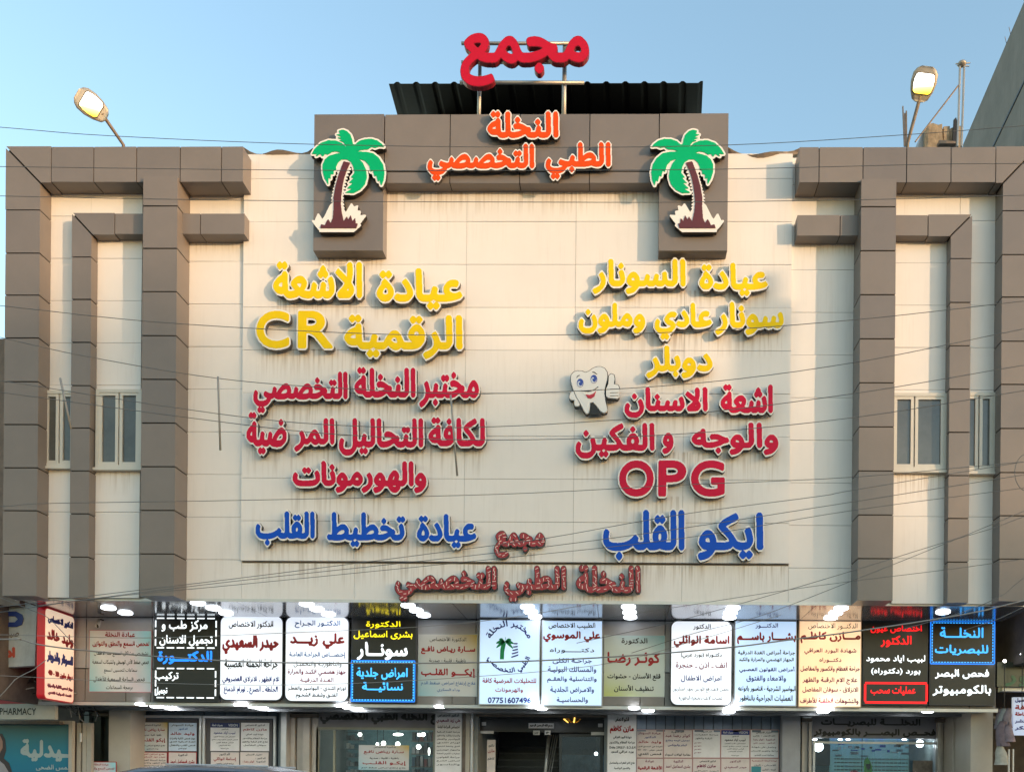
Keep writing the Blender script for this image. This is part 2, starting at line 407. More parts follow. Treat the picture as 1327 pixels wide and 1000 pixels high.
def panel(x0, x1, z0, z1, yf, yb, m, name):
    d = .0035; J = .0035 if m is CREAM else .011
    V = [(x, y, z) for z in (z0 + J, z1 - J) for y in (yf, yb) for x in (x0 + J * .7, x1 - J * .7)]
    j = [jit(d) for _ in range(4)]
    for k, q in zip((0, 1, 4, 5), j): V[k] = (V[k][0], V[k][1] + q, V[k][2])
    return mesh(name, V, [(0, 2, 3, 1), (4, 5, 7, 6), (0, 1, 5, 4), (2, 6, 7, 3), (0, 4, 6, 2), (1, 3, 7, 5)], m, B)
def ppanel(pts, yf, yb, name='brown_panel', m=None): return MB().prism(pts, yf, yb).build(name, m or BROWN, B)
def core(x0, x1, z0, z1, yf, yb): MB().box(x0 + .02, x1 - .02, yf + .014, yb, z0 + .02, z1 - .02).build('panel_backing', DARK, B)
# --- cream panels
def rows(a, b, first, step=55.2):
    r = [a]; y = first
    while y < b - 18:
        if y > a + 12: r.append(y)
        y += step
    return r + [b]
def creamfield(cols, ys, yf, yb, refx):
    zs = [Zc(q, 0, refx) for q in ys]; xs = [X(c) if not isinstance(c, float) else c for c in cols]
    for a, b in zip(xs[:-1], xs[1:]):
        for t, u in zip(zs[:-1], zs[1:]): panel(a, b, u, t, yf, yb, CREAM, 'cream_panel')
creamfield([316, 462, 604, 745, 886, 1024], rows(203, 729, 235, 55.3), YM, YW, 663)
creamfield([238, 316], rows(205, 777.5, 229, 55.1), YW - .012, YW + .01, 280)
creamfield([1024, 1112], rows(205, 783, 240, 55.1), YW - .012, YW + .01, 1065)
creamfield([316, 462, 604, 745, 886, 1024], [731, 780], YW - .012, YW + .01, 663)
creamfield([45, 120, 186], rows(240, 775.5, 284, 54.4), YB, YB + .02, 110)
creamfield([1156, 1240, 1300], rows(240, 783.5, 290, 54.4), YB, YB + .02, 1220)
bx('bay_backing', X(40), X(190), YB + .02, YW + .012, ZS + .02, ZT - .15, BEIGE)
bx('bay_backing', X(1150), X(1345), YB + .02, YW + .012, ZS + .02, ZT - .15, BEIGE)
bx('panel_backing', X(318), X(1022), YM + .012, YW + .01, Zc(727), Zc(206), BEIGE)
# crumpled coping flashing over the cream wall
for a, b, sg in ((316, 405, 1), (940, 1033, -1)):
    m = MB(); n = 12; V = []; 
    for k in range(n + 1):
        t = k / n; x = X(a) + (X(b) - X(a)) * t; sag = .11 * math.sin(math.pi * t) ** .8 * (1 + .3 * math.sin(7 * t + sg))
        z = Zc(196, 0, (a + b) / 2) - sag; V += [(x, -.10 + .05 * math.sin(9 * t), z), (x, -.02, z - .05), (x, .3, z + .02)]
    Fc = []
    for k in range(n):
        for q in range(2): Fc.append((3 * k + q, 3 * k + q + 1, 3 * k + 4 + q, 3 * k + 3 + q))
    mesh('coping_sheet', V, Fc, mat('coping_metal', (.34, .28, .23), rough=.5, metal=.3, var=.15), B)
# --- brown pillars (a block per cassette, folded round the corner)
def pillar(px0, px1, seams, yf, yb, refx, top=None):
    x0, x1 = X(px0, yf), X(px1, yf); zs = [Zc(s, yf, refx) for s in seams]
    for a, b in zip(zs[:-1], zs[1:]): panel(x0, x1, b, a, yf, yb, BROWN, 'brown_panel')
    core(x0, x1, zs[-1], zs[0], yf, yb)
# top-left band with mitre
def P2(px, py): p = P(px, py, 0); return (p.x, p.z)
zt, zb = Zc(189.5, YBM, 160), Zc(236.5, YBM, 160)
def band(xs, zt, zb, yf, yb):
    for a, b in zip(xs[:-1], xs[1:]): panel(a, b, zb, zt, yf, yb, BROWN, 'brown_panel')
xo0, xo1 = X(5, YO), X(50.5, YO)
g = .009
ppanel([(xo0 + g * 2, zt), (X(64, YBM) - J, zt), (X(64, YBM) - J, zb), (xo1 + g * 2, zb)], YBM, YW)
ppanel([(xo0, zt - g * 2), (xo1 - g, zb - g), (xo1 - g, Zc(272, YO, 30) + J), (xo0, Zc(272, YO, 30) + J)], YO, YW)
band([X(64, YBM), X(119, YBM), X(174.5, YBM), X(231, YBM), X(284.5, YBM), X(313, YBM)], zt, zb, YBM, YW); core(X(66, YBM), X(310, YBM), zb, zt, YBM, YW)
pillar(5, 50.5, [272, 328, 382.5, 438, 494.5, 550, 606, 661.5, 717.5, 772.5], YO, YW, 30)
pillar(183, 228.5, [228, 267, 322, 378, 435, 491.5, 548, 604.5, 661, 717.5, 772.5], YP2, YW, 205)
# slim inner pillar left, with its beam
core(xo0, xo1, Zc(272, YO, 30), zt, YO + .03, YW)
zt1, zb1 = Zc(276, YI, 170), Zc(304, YI, 170); xi0, xi1 = X(91.5, YI), X(117.5, YI)
ppanel([(xi0 + g * 2, zt1), (X(147, YI) - J, zt1), (X(147, YI) - J, zb1), (xi1 + g * 2, zb1)], YI, YB)
ppanel([(xi0, zt1 - g * 2), (xi1 - g, zb1 - g), (xi1 - g, Zc(333, YI, 105) + J), (xi0, Zc(333, YI, 105) + J)], YI, YB)
band([X(147, YI), X(184, YI)], zt1, zb1, YI, YB); core(X(149, YI), X(184, YI), zb1, zt1, YI, YB)
pillar(91.5, 117.5, [333, 388, 443.5, 499.5, 554.5, 610, 665.5, 721.5, 775], YI, YB, 105)
core(xi0, xi1, Zc(333, YI, 105), zt1, YI + .02, YB)
band([X(226, YI), X(258, YI), X(315.5, YI)], zt1, zb1, YI, YW); core(X(226, YI), X(315, YI), zb1, zt1, YI, YW)
# right side
zt, zb = Zc(190, YBM, 1190), Zc(237, YBM, 1190); xr0, xr1 = X(1297, YO), X(1342, YO)
band([X(1033, YBM), X(1059, YBM), X(1116, YBM), X(1172.5, YBM), X(1230, YBM), X(1288, YBM)], zt, zb, YBM, YW); core(X(1034, YBM), X(1286, YBM), zb, zt, YBM, YW)
ppanel([(X(1288, YBM) + J, zt), (xr1 - g * 2, zt), (xr0 - g * 2, zb), (X(1288, YBM) + J, zb)], YBM, YW)
ppanel([(xr1, zt - g * 2), (xr1, Zc(273, YO, 1310) + J), (xr0 + g, Zc(273, YO, 1310) + J), (xr0 + g, zb - g)], YO, YW)
pillar(1297, 1342, [273, 330, 385, 442, 498, 555, 612, 668, 724, 779.5], YO, YW, 1305)
pillar(1113.5, 1160, [231, 268, 325, 382, 439, 496, 553, 610, 667, 723.5, 778.5], YP2, YW, 1135)
zt1, zb1 = Zc(278, YI, 1190), Zc(306, YI, 1190); xj0, xj1 = X(1230, YI), X(1258, YI)
band([X(1031, YI), X(1087, YI), X(1115, YI)], zt1, zb1, YI, YW); core(X(1032, YI), X(1115, YI), zb1, zt1, YI, YW)
band([X(1158, YI), X(1201, YI)], zt1, zb1, YI, YB); core(X(1158, YI), X(1199, YI), zb1, zt1, YI, YB)
ppanel([(X(1201, YI) + J, zt1), (xj1 - g * 2, zt1), (xj0 - g * 2, zb1), (X(1201, YI) + J, zb1)], YI, YB)
ppanel([(xj1, zt1 - g * 2), (xj1, Zc(335, YI, 1244) + J), (xj0 + g, Zc(335, YI, 1244) + J), (xj0 + g, zb1 - g)], YI, YB)
pillar(1230, 1258, [335, 392, 448, 504, 560, 616, 671.5, 728, 781.5], YI, YB, 1244)
core(xr0, xr1, Zc(273, YO, 1310), zt, YO + .03, YW); core(xj0, xj1, Zc(335, YI, 1244), zt1, YI + .02, YB)
# --- central brown header with its two legs
YH = -.30
hx = [404, 495.5, 580.5, 671, 761.5, 851.5, 941.5]; hz0, hz1, hz2 = Zc(147.5, YH), Zc(222.5, YH), Zc(238, YH)
zl = Zc(326, YH)
for k, (a, b) in enumerate(zip(hx[:-1], hx[1:])):
    if k in (0, 5): panel(X(a, YH), X(b, YH), zl, hz0, YH - .01, YW, BROWN, 'brown_panel')
    else:
        panel(X(a, YH), X(b, YH), hz1, hz0, YH, .3, BROWN, 'brown_panel'); panel(X(a, YH), X(b, YH), hz2, hz1, YH, .3, BROWN, 'brown_panel')
core(X(495, YH), X(852, YH), hz2, hz0, YH, .25)
bx('parapet_return', X(407, YH), X(939, YH), .0, .3, ZT - .2, hz0 - .02, BROWN)
# --- windows
def window(x0, x1, pz0, pz1, refx, y, splits):
    z1, z0 = Zc(pz0, 0, refx), Zc(pz1, 0, refx); fr = MB(); t = .055
    fr.box(x0, x1, y - .07, y - .001, z1 - t, z1).box(x0, x1, y - .07, y - .001, z0, z0 + t)
    fr.box(x0, x0 + t, y - .07, y - .001, z0 + t, z1 - t).box(x1 - t, x1, y - .07, y - .001, z0 + t, z1 - t)
    f = fr.build('window', PVC, B)
    xs = [x0 + t] + [x0 + (x1 - x0) * s for s in splits] + [x1 - t]
    for k, (a, b) in enumerate(zip(xs[:-1], xs[1:])):
        c = MB(); u = .05; a2 = a + (.012 if k else 0); b2 = b - (.012 if k < len(xs) - 2 else 0)
        c.box(a2, b2, y - .06, y - .012, z1 - t - u, z1 - t - .003).box(a2, b2, y - .06, y - .012, z0 + t + .003, z0 + t + u)
        c.box(a2, a2 + u, y - .06, y - .012, z0 + t + u, z1 - t - u).box(b2 - u, b2, y - .06, y - .012, z0 + t + u, z1 - t - u)
        c.build('casement', PVC, f); box('pane', a2 + u, b2 - u, y - .03, y - .02, z0 + t + u, z1 - t - u, WGLASS, f)
    box('window_sill', x0 - .03, x1 + .03, y - .10, y - .001, z0 - .045, z0 - .002, PVC, f)
    return f
window(X(62), X(106), 510.5, 608, 85, YB, [.5]); window(X(131), X(190), 509, 610, 160, YB, [.5])
window(X(1152), X(1224), 514, 613, 1190, YB, [.42]); window(X(1243), X(1287), 513, 615, 1265, YB, [.5])
# --- soffit, sign wall, lower band
gx = [XL + .04 + (XR - XL - .08) * k / 14 for k in range(15)]
for a, b in zip(gx[:-1], gx[1:]):
    MB().box(a + .004, b - .004, YW - .0, SG + .3, ZS - .012 + jit(.002), ZS + .012).build('soffit_panel', SOFFIT, B)
bx('soffit_rim', XL, XR, YW - .03, YW - .004, ZS - .03, ZS + .02, ALU)
SWZ = Zc(870, SG, 700)
wallx = [X(58, SG), X(115, SG), X(200, SG), X(456, SG), X(541, SG), X(620, SG), X(701, SG), X(782, SG), X(865, SG), X(951, SG), X(1034, SG), X(1118, SG), X(1204, SG), X(1294, SG)]
CLW = mat('sign_wall_panel', (.44, .44, .45), rough=.4, var=.06)
CLB = mat('sign_wall_brown', (.23, .21, .195), rough=.5, var=.08)
for a, b in zip(wallx[:-1], wallx[1:]):
    panel(a, b, SWZ, ZS - .012, SG, SG + .1, CLW, 'sign_wall_panel')
    mid = a + (b - a) * .62
    panel(a, mid, ZS2, SWZ, SG - .02, SG + .1, CLB, 'sign_wall_panel'); panel(mid, b, ZS2, SWZ, SG - .02, SG + .1, CLB, 'sign_wall_panel')
bx('sign_band_core', wallx[0], wallx[-1], SG + .1, SG + .4, ZS2 + .02, ZS, DARK)
LS = mat('lower_soffit', (.22, .22, .23), rough=.3, metal=.3, var=.1)
bx('lower_soffit', wallx[0] - .3, wallx[-1] + .05, SG + .0, YS + .4, ZS2 - .02, ZS2 + .018, LS)
bx('soffit_trim', wallx[0] - .1, wallx[-1] + .03, SG - .035, SG - .005, ZS2 - .06, ZS2 + .0, ALU)
bx('soffit_trim', wallx[0] - .1, wallx[-1] + .03, SG + .95, SG + 1.0, ZS2 - .075, ZS2 - .022, mat('dark_aluminium', (.2, .2, .2), rough=.4, metal=.5))

# ================================================================== CHANNEL LETTER SIGNS ON THE FACADE
def add_stains(m, rects):
    """rust and dirt runs that start under the letter lines"""
    n = m.node_tree.nodes; l = m.node_tree.links; b = n['Principled BSDF']; src = b.inputs['Base Color'].links[0].from_socket
    g = n.new('ShaderNodeNewGeometry'); sp = n.new('ShaderNodeSeparateXYZ'); l.new(g.outputs['Position'], sp.inputs[0]); tot = None
    def mr(sock, a, b_, c, d):
        r = n.new('ShaderNodeMapRange'); r.inputs[1].default_value = a; r.inputs[2].default_value = b_; r.inputs[3].default_value = c; r.inputs[4].default_value = d; l.new(sock, r.inputs[0]); return r.outputs[0]
    def op(o, a, b_):
        r = n.new('ShaderNodeMath'); r.operation = o; l.new(a, r.inputs[0]); l.new(b_, r.inputs[1]) if not isinstance(b_, float) else setattr(r.inputs[1], 'default_value', b_); return r.outputs[0]
    for x0, x1, zt, ln in rects:
        v = op('MULTIPLY', mr(sp.outputs['Z'], zt - ln, zt, 0, 1), mr(sp.outputs['Z'], zt, zt + .03, 1, 0))
        v = op('MULTIPLY', v, op('MULTIPLY', mr(sp.outputs['X'], x0, x0 + .08, 0, 1), mr(sp.outputs['X'], x1 - .08, x1, 1, 0)))
        tot = v if tot is None else op('MAXIMUM', tot, v)
    mp = n.new('ShaderNodeMapping'); mp.inputs['Scale'].default_value = (16, 3, .7); l.new(g.outputs['Position'], mp.inputs[0])
    t = n.new('ShaderNodeTexNoise'); t.inputs['Scale'].default_value = 1.5; t.inputs['Detail'].default_value = 6; l.new(mp.outputs[0], t.inputs['Vector'])
    f = op('MULTIPLY', op('MULTIPLY', tot, mr(t.outputs[0], .47, .68, 0, 1)), .62)
    mx = n.new('ShaderNodeMix'); mx.data_type = 'RGBA'; l.new(f, mx.inputs[0]); l.new(src, mx.inputs[6]); mx.inputs[7].default_value = (.34, .25, .17, 1); l.new(mx.outputs[2], b.inputs['Base Color'])
add_stains(CREAM, [(X(a_), X(b_), Zc(c_), d_) for a_, b_, c_, d_ in ((352, 602, 392, .4), (330, 603, 456, .55), (330, 622, 524, .6), (318, 630, 580, .6), (378, 553, 634, .6), (330, 618, 703, .5), (766, 996, 380, .35), (748, 1018, 434, .45), (834, 926, 485, .4),
    (806, 1004, 538, .35), (744, 1010, 588, .55), (800, 941, 645, .7), (780, 990, 712, .5), (497, 850, 247, .5), (316, 1024, 732, .45), (512, 832, 772, .3), (640, 706, 718, .3), (405, 498, 335, .3), (850, 942, 336, .3), (245, 316, 306, .35), (1033, 1110, 308, .35), (130, 182, 611, .5), (1155, 1226, 614, .5))])
YL = YM - .135
def lsign(label, words, fm, yf=None, depth=.085, bold=.026, rim=.027, side=None, rimmat=None, l1=1.0, group='channel letter lines on the clinic front', cell=.0065):
    t = thing('channel_letter_sign', label, 'sign', group)
    for w in words: word(*w, YL if yf is None else yf, depth, fm, t, bold * (.8 if w[0].isascii() else 1), rim, rimmat, side, cell, .2 if w[0].isascii() else l1)
    return t
lsign('orange top line of letters on the brown header under the red roof sign', [('النخلة', 629.7, 726, 141.7, 181.7)], ORG, YH - .12, .07, .026, .024)
lsign('orange two-word second line on the brown header between the two palm emblems', [('الطبي', 705, 793.7, 182, 235), ('التخصصي', 552, 694.7, 184, 237)], ORG, YH - .12, .07, .026, .024)
lsign('yellow topmost Arabic line on the left half, under the left palm emblem', [('عيادة', 486, 602, 345, 404), ('الاشعة', 352, 472, 336, 389.5)], YEL, side=SIDEG, bold=.030)
lsign('yellow line on the left with big Latin CR letters', [('الرقمية', 444, 602, 405, 468), ('C', 330, 377.5, 400, 454), ('R', 384, 434, 400, 454)], YEL, side=SIDEG, bold=.030)
lsign('crimson first line on the left, just below the yellow CR line', [('مختبر', 541, 623, 479, 531), ('النخلة', 457, 541, 473, 518), ('التخصصي', 326, 453, 479, 538)], MAG)
lsign('crimson middle line on the left, longest of the left half, above the single-word line', [('لكافة', 553, 631, 538, 581), ('التحاليل', 437, 551, 539, 593), ('المر', 379, 436, 539, 588), ('ضية', 317, 374, 531, 591.5)], MAG)
lsign('crimson short single-word line on the left above the blue line', [('والهورمونات', 377, 555, 594.6, 641)], MAG, bold=.028)
lsign('blue three-word line at the bottom left of the raised cream field', [('عيادة', 538, 620, 663, 712.5), ('تخطيط', 421.5, 527.5, 661, 711), ('القلب', 329, 410.5, 659.5, 709.5)], BLUA)
lsign('yellow topmost line on the right half, under the right palm emblem', [('عيادة', 904, 997.6, 337.7, 386.4), ('السونار', 765.6, 891, 333, 384)], YEL, side=SIDEG)
lsign('yellow long three-word second line on the right half', [('سونار', 924.5, 1018, 388.5, 437), ('عادي', 846, 925, 389.5, 443), ('وملون', 747.5, 838.5, 389.5, 435)], YEL, side=SIDEG)
lsign('yellow short third line on the right half, above the tooth emblem', [('دوبلر', 835, 926, 445, 493)], YEL, side=SIDEG)
lsign('crimson line on the right beside the smiling tooth emblem', [('اشعة', 931.5, 1004, 495, 538), ('الاسنان', 807, 919.5, 499, 544)], MAG)
lsign('crimson line of letters directly above the big OPG letters', [('والوجه', 893.8, 1011, 545, 592), ('و', 856, 875, 557.7, 591), ('الفكين', 743.6, 850.8, 545, 596.7)], MAG)
lsign('big crimson Latin OPG letters on the right half', [('O', 800, 849.5, 593.6, 646), ('P', 850.5, 891.5, 593.6, 646), ('G', 893, 941.5, 593.6, 646)], MAG, bold=.032)
lsign('blue two-word line at the bottom right of the raised cream field', [('القلب', 779, 889.7, 658, 728.7), ('ايكو', 902, 991.8, 661, 728.7)], BLUA, bold=.032)
# red roof sign on its tube frame
YR = .05
REDSIDE = mat('red_return', (.25, .01, .02), rough=.4)
lsign('large red single-word sign standing on a tube frame above the roof', [('مجمع', 596, 764, 42, 113)], REDA, YR, .10, .036, .008, side=REDSIDE, rimmat=REDSIDE, l1=.5, group=None)
t = thing('sign_frame', 'rusty steel tube frame carrying the red word sign above the roof', 'frame')
def tubepx(name, a, b, r, parent, y, m=STEEL):
    return MB().tube([P(a[0], a[1], y), P(b[0], b[1], y)], r, 8).build(name, m, parent, True)
for a, b in (((598, 56.5), (742, 56.5)), ((598, 81), (742, 81)), ((596, 107), (757, 107.5))): tubepx('crossbar', a, b, .028, t, YR + .2)
tubepx('post', (622, 80), (620.5, 165), .034, t, YR + .26); tubepx('post', (732, 57), (730.5, 165), .04, t, YR + .26)
# small LED-tube letters at the foot of the facade
DRED = mat('dark_red_face', (.34, .012, .022), rough=.35)
LEDW = mat('led_stick', (.85, .66, .62), rough=.4)
def ledsign(label, words):
    t = thing('channel_letter_sign', label, 'sign', 'channel letter lines on the clinic front')
    for w in words:
        yf = YW - .16
        M_, mn_ = word(*w, yf, .10, DRED, t, .026, .012, mat('black_trim', (.02, .01, .01), rough=.4), SIDEB, .0065, .5)
        V, cell = M_, .0065
        pts = [np.array([mn_[0] + j * cell, mn_[1] + i * cell]) for i, j in zip(*np.nonzero(V))]
        m = MB()
        random.shuffle(pts); kept = []
        for p in pts:
            if all(abs(p[0] - k[0]) > .06 or abs(p[1] - k[1]) > .04 for k in kept): kept.append(p)
        for p in kept:
            an = random.choice([1.57, 1.4, .5, 2.4, 1.9, .1]); L = random.uniform(.022, .032); wd = .0055
            dx, dz = math.cos(an), math.sin(an)
            V4 = [(p[0] + dx * L * e - dz * wd * f_, p[1] + dz * L * e + dx * wd * f_) for e, f_ in ((-1, -1), (1, -1), (1, 1), (-1, 1))]
            m.prism(V4, yf - .016, yf - .0065)
        o = m.build('led_sticks', LEDW, t); o['kind'] = 'stuff'
ledsign('small dark red single-word sign full of white LED sticks above the longer LED line', [('مجمع', 639.6, 707, 687, 724)])
ledsign('long dark red three-word line full of white LED sticks below the raised field', [('النخلة', 745.5, 831.3, 731, 769), ('الطبي', 651.7, 735, 732, 780.7), ('التخصصي', 510.8, 644.8, 732, 780)])

# ================================================================== PALM EMBLEMS
GREENP = [[(205, 105), (235, 97), (262, 108), (285, 130), (298, 165), (303, 195), (318, 200), (345, 175), (385, 162), (430, 160), (470, 172), (500, 195), (515, 215), (480, 212), (455, 222), (430, 214), (405, 232), (360, 236), (330, 246), (400, 250), (440, 258), (480, 290), (508, 335), (518, 390), (512, 440), (496, 478), (484, 440), (474, 452), (462, 408), (450, 418), (440, 374), (425, 385), (412, 340), (385, 310), (345, 296), (372, 325), (392, 370), (398, 420), (384, 470), (350, 508), (305, 530), (250, 527), (296, 500), (262, 498), (302, 462), (272, 462), (310, 425), (288, 424), (314, 392), (306, 350), (290, 318), (262, 300), (225, 300), (200, 322), (186, 352), (190, 370), (172, 376), (170, 402), (152, 400), (150, 432), (136, 426), (134, 470), (110, 430), (97, 385), (97, 335), (112, 300), (140, 276), (185, 262), (222, 256), (190, 246), (160, 250), (130, 268), (112, 262), (95, 282), (82, 262), (50, 280), (58, 262), (22, 264), (45, 225), (85, 188), (135, 170), (185, 172), (225, 188), (262, 220), (238, 182), (206, 172), (232, 168), (196, 152), (226, 150), (190, 130), (216, 128)]]
TRUNKP = [(240, 314), (284, 324), (262, 370), (244, 420), (232, 480), (224, 540), (220, 600), (226, 660), (240, 722), (262, 690), (272, 712), (288, 680), (300, 722), (318, 700), (322, 738), (336, 736), (326, 768), (80, 768), (88, 742), (112, 750), (122, 726), (134, 708), (152, 734), (166, 700), (172, 620), (170, 560), (184, 480), (204, 410), (222, 360)]
GRASSP = [[(26, 716), (44, 722), (66, 672), (92, 716), (112, 690), (150, 612), (166, 640), (172, 762), (80, 782), (58, 758)], [(236, 640), (252, 672), (292, 604), (308, 628), (332, 618), (326, 652), (352, 654), (344, 684), (386, 682), (344, 738), (352, 748), (306, 788), (76, 788), (150, 700)]]
def barbs(side):                                       # ragged white bark edge
    out = []; k = 0
    for z in range(330, 720, 22):
        cx = np.interp(z, [314, 420, 540, 720], [218, 200, 168, 160]) if side < 0 else np.interp(z, [314, 420, 540, 720], [290, 248, 224, 240])
        out.append([(cx - side * 14, z - 10), (cx + side * 13, z + 14), (cx - side * 14, z + 16)])
    return out
def palm(label, ox, mirror, yf):
    t = thing('palm_emblem', label, 'emblem', 'palm tree emblems on the brown header legs')
    def tr(poly):
        r = []
        for x, z in poly:
            if mirror: x = 592 - x
            p = P(ox + x / 5.264, 150 + z / 5.264, yf); r.append((p.x, p.z))
        return [np.array(r)]
    g = [tr(p) for p in GREENP]; k = tr(TRUNKP)
    ex = [(tr(p), .012) for p in GRASSP] + [(tr(p), .008) for p in barbs(-1) + barbs(1)]
    c = .0055
    bb = bounds(g[0] + k + [q for e in ex for q in e[0]]); ras = lambda q: raster(q, c, .07, bb)
    Mg, mn = ras(g[0]); Mk, _ = ras(k)
    Dg = distfield(Mg, 9, 0, 1, 1); Dk = distfield(Mk, 6, 0, 1, 1)
    rimD = np.minimum(Dg + 1.0, Dk + 3.2)
    for e in ex:
        M, _ = ras(e[0]); rimD = np.minimum(rimD, distfield(M, 8, 0, 1, 1) + 6.0 - e[1] / c)
    body = islands(contours(rimD, 7.0), 30)
    front = None
    for b in body:
        o = solid('white_backing', toworld(b, mn, c), yf, yf + .085, [RIMW, SIDEB], t); front = front or o
    for q in islands(contours(np.maximum(Dg, np.where(Dk < 2.6, 9.0, 0)), .6, .3), 12): solid('palm_fronds', toworld(q, mn, c), yf - .009, yf + .001, [GRN, GRN], t)
    for q in islands(contours(Dk, .6, .3), 12): solid('palm_trunk', toworld(q, mn, c), yf - .012, yf + .001, [MAR, MAR], t)
palm('green and maroon palm tree emblem on the left leg of the brown header', 400, False, YH - .125)
palm('green and maroon palm tree emblem on the right leg of the brown header', 830, True, YH - .125)

# ================================================================== TOOTH EMBLEM
t = thing('tooth_emblem', 'white smiling cartoon tooth with blue eyes and raised thumb beside the crimson letters', 'emblem')
yf = YL
def tz(poly): return [(lambda p: (p.x, p.z))(P(720 + x / 11.11, 460 + z / 11.11, yf)) for x, z in poly]
TOOTH = [(228, 290), (262, 248), (320, 232), (385, 236), (430, 258), (480, 238), (530, 200), (590, 174), (650, 172), (705, 196), (740, 250), (745, 320), (728, 400), (708, 470), (700, 560), (715, 660), (740, 770), (735, 815), (690, 835), (640, 800), (590, 730), (540, 680), (495, 690), (492, 760), (478, 830), (452, 850), (420, 820), (370, 720), (300, 600), (255, 490), (228, 400), (218, 340)]
THUMB = [(730, 480), (760, 420), (768, 300), (800, 272), (840, 290), (850, 350), (836, 420), (900, 436), (918, 480), (912, 600), (890, 628), (760, 618), (728, 590)]
HANDL = [(240, 520), (205, 560), (198, 610), (225, 645), (275, 650), (268, 700), (285, 738), (335, 738), (350, 700), (300, 600), (262, 530)]
c = .005; P3 = [[np.array(tz(q))] for q in (TOOTH, THUMB, HANDL)]
bb = bounds([q[0] for q in P3]); bodyD = None; TG = mat('tooth_white', (.78, .78, .78), rough=.3, var=.03)
SM = []
for q_ in P3:
    M, mn = raster(q_, c, .05, bb); D = distfield(M, 6, 0, 1, 1); SM.append(D); bodyD = D if bodyD is None else np.minimum(bodyD, D)
for b in islands(contours(bodyD, 3.0), 10): solid('black_backing', toworld(b, mn, c), yf, yf + .09, [BLACK, BLACK], t)
for D, nm in zip(SM, ('tooth_body', 'thumb_hand', 'left_hand')):
    D2 = D if nm == 'tooth_body' else np.maximum(D, np.where(SM[0] < 2.5, 9.0, 0))
    for q in islands(contours(D2, .7, .3), 10): solid(nm, toworld(q, mn, c), yf - .01, yf + .001, [TG, TG], t)
def tpoly(name, poly, dy, m): return MB().prism(tz(poly), yf - dy - .004, yf - dy).build(name, m, t)
ell = lambda cx, cy, a, b, n=14: [(cx + a * math.cos(2 * math.pi * k / n), cy + b * math.sin(2 * math.pi * k / n)) for k in range(n)]
EYB = mat('eye_blue', (.02, .06, .36), rough=.3); LIP = mat('mouth_red', (.5, .01, .03), rough=.3)
for cx, cy in ((355, 405), (552, 350)):
    tpoly('eye', ell(cx, cy, 48, 62), .0105, EYB); tpoly('eye', ell(cx - 2, cy + 14, 38, 44), .015, mat('eye_white', (.75, .8, .9))); tpoly('eye', ell(cx + 6, cy + 4, 27, 40), .0195, EYB); tpoly('eye', ell(cx - 8, cy - 10, 8, 9), .024, MATS['eye_white'])
tpoly('mouth', [(365, 520), (420, 548), (500, 550), (560, 515), (600, 470), (590, 530), (555, 600), (505, 632), (460, 620), (420, 580)], .0105, RIMW)
tpoly('mouth', [(430, 572), (490, 580), (545, 560), (585, 520), (560, 600), (510, 632), (462, 622)], .015, LIP)
tpoly('eyebrow', [(300, 335), (312, 305), (345, 290), (350, 298), (320, 312), (306, 334)], .0105, BLACK)
tpoly('eyebrow', [(530, 245), (560, 246), (602, 280), (598, 286), (556, 258), (530, 254)], .0105, BLACK)
for z_ in (490, 545, 588): tpoly('finger_line', [(782, z_), (905, z_ - 4), (905, z_ + 2), (782, z_ + 6)], .0105, BLACK)
tpoly('smile_line', [(365, 516), (480, 524), (560, 500), (612, 458), (616, 464), (566, 508), (480, 532), (365, 522)], .0200, BLACK)

# ================================================================== BUILDINGS ACROSS THE STREET (they shade the lower facade from the low sun)
SN, CS = math.sin(SUN_AZ), math.cos(SUN_AZ)
def sunframe(u, d): return (CS * u + SN * d, SN * u - CS * d)      # u across the sun's direction, d towards it
def across(name, label, u0, u1, d0, d1, h, m):
    b = thing(name, label, 'building', 'buildings across the street')
    for nm, z0, z1, g_ in (('wall', 0, h, 0), ('roof', h, h + .25, .3)):
        q = [sunframe(u0 - g_, d0 - g_), sunframe(u1 + g_, d0 - g_), sunframe(u1 + g_, d1 + g_), sunframe(u0 - g_, d1 + g_)]
        V = [(x, y, z) for z in (z0, z1) for x, y in q]
        mesh(nm, V, [(0, 3, 2, 1), (4, 5, 6, 7), (0, 1, 5, 4), (1, 2, 6, 5), (2, 3, 7, 6), (3, 0, 4, 7)], m, b)
TE = math.tan(SUN_EL)
PL = mat('far_plaster', (.42, .37, .31), rough=.85, var=.12)
def hgt(zf, d): return zf + d * TE
across('far_building', 'plain plaster block far across the street, tallest of its row', -40, -4.3, 185, 215, hgt(9.3, 185 - SN * -9), PL)
across('far_building', 'plain plaster block far across the street, second in its row', -4.3, -2.2, 185, 205, hgt(8.8, 185 - SN * -6), PL)
across('far_building', 'plain plaster block far across the street, third in its row', -2.2, 0, 185, 205, hgt(8.2, 185 - SN * -2), PL)
across('far_building', 'plain plaster block far across the street, fourth in its row', 0, 1.1, 185, 205, hgt(7.6, 185 - SN * 1.5), PL)
across('far_building', 'plain plaster block far across the street, fifth in its row', 1.1, 1.8, 185, 205, hgt(6.8, 185 - SN * 3.0), PL)
across('far_building', 'plain plaster block far across the street, lowest at the end of its row', 1.8, 40, 185, 215, hgt(5.2, 185 - SN * 6), PL)
t = thing('utility_pole', 'thick utility pole with a box on top across the street', 'pole')
px_, py_ = 2.36 + SN * 24, -CS * 24; hp = 10.2 + 24 * TE
MB().tube([(px_, py_, 0), (px_, py_, hp)], [.15, .14], 12).build('pole', STEEL, t)
MB().box(px_ - .26, px_ + .26, py_ - .2, py_ + .2, hp - 3.6, hp - .5).build('transformer_box', mat('grey_box', (.2, .2, .2)), t)

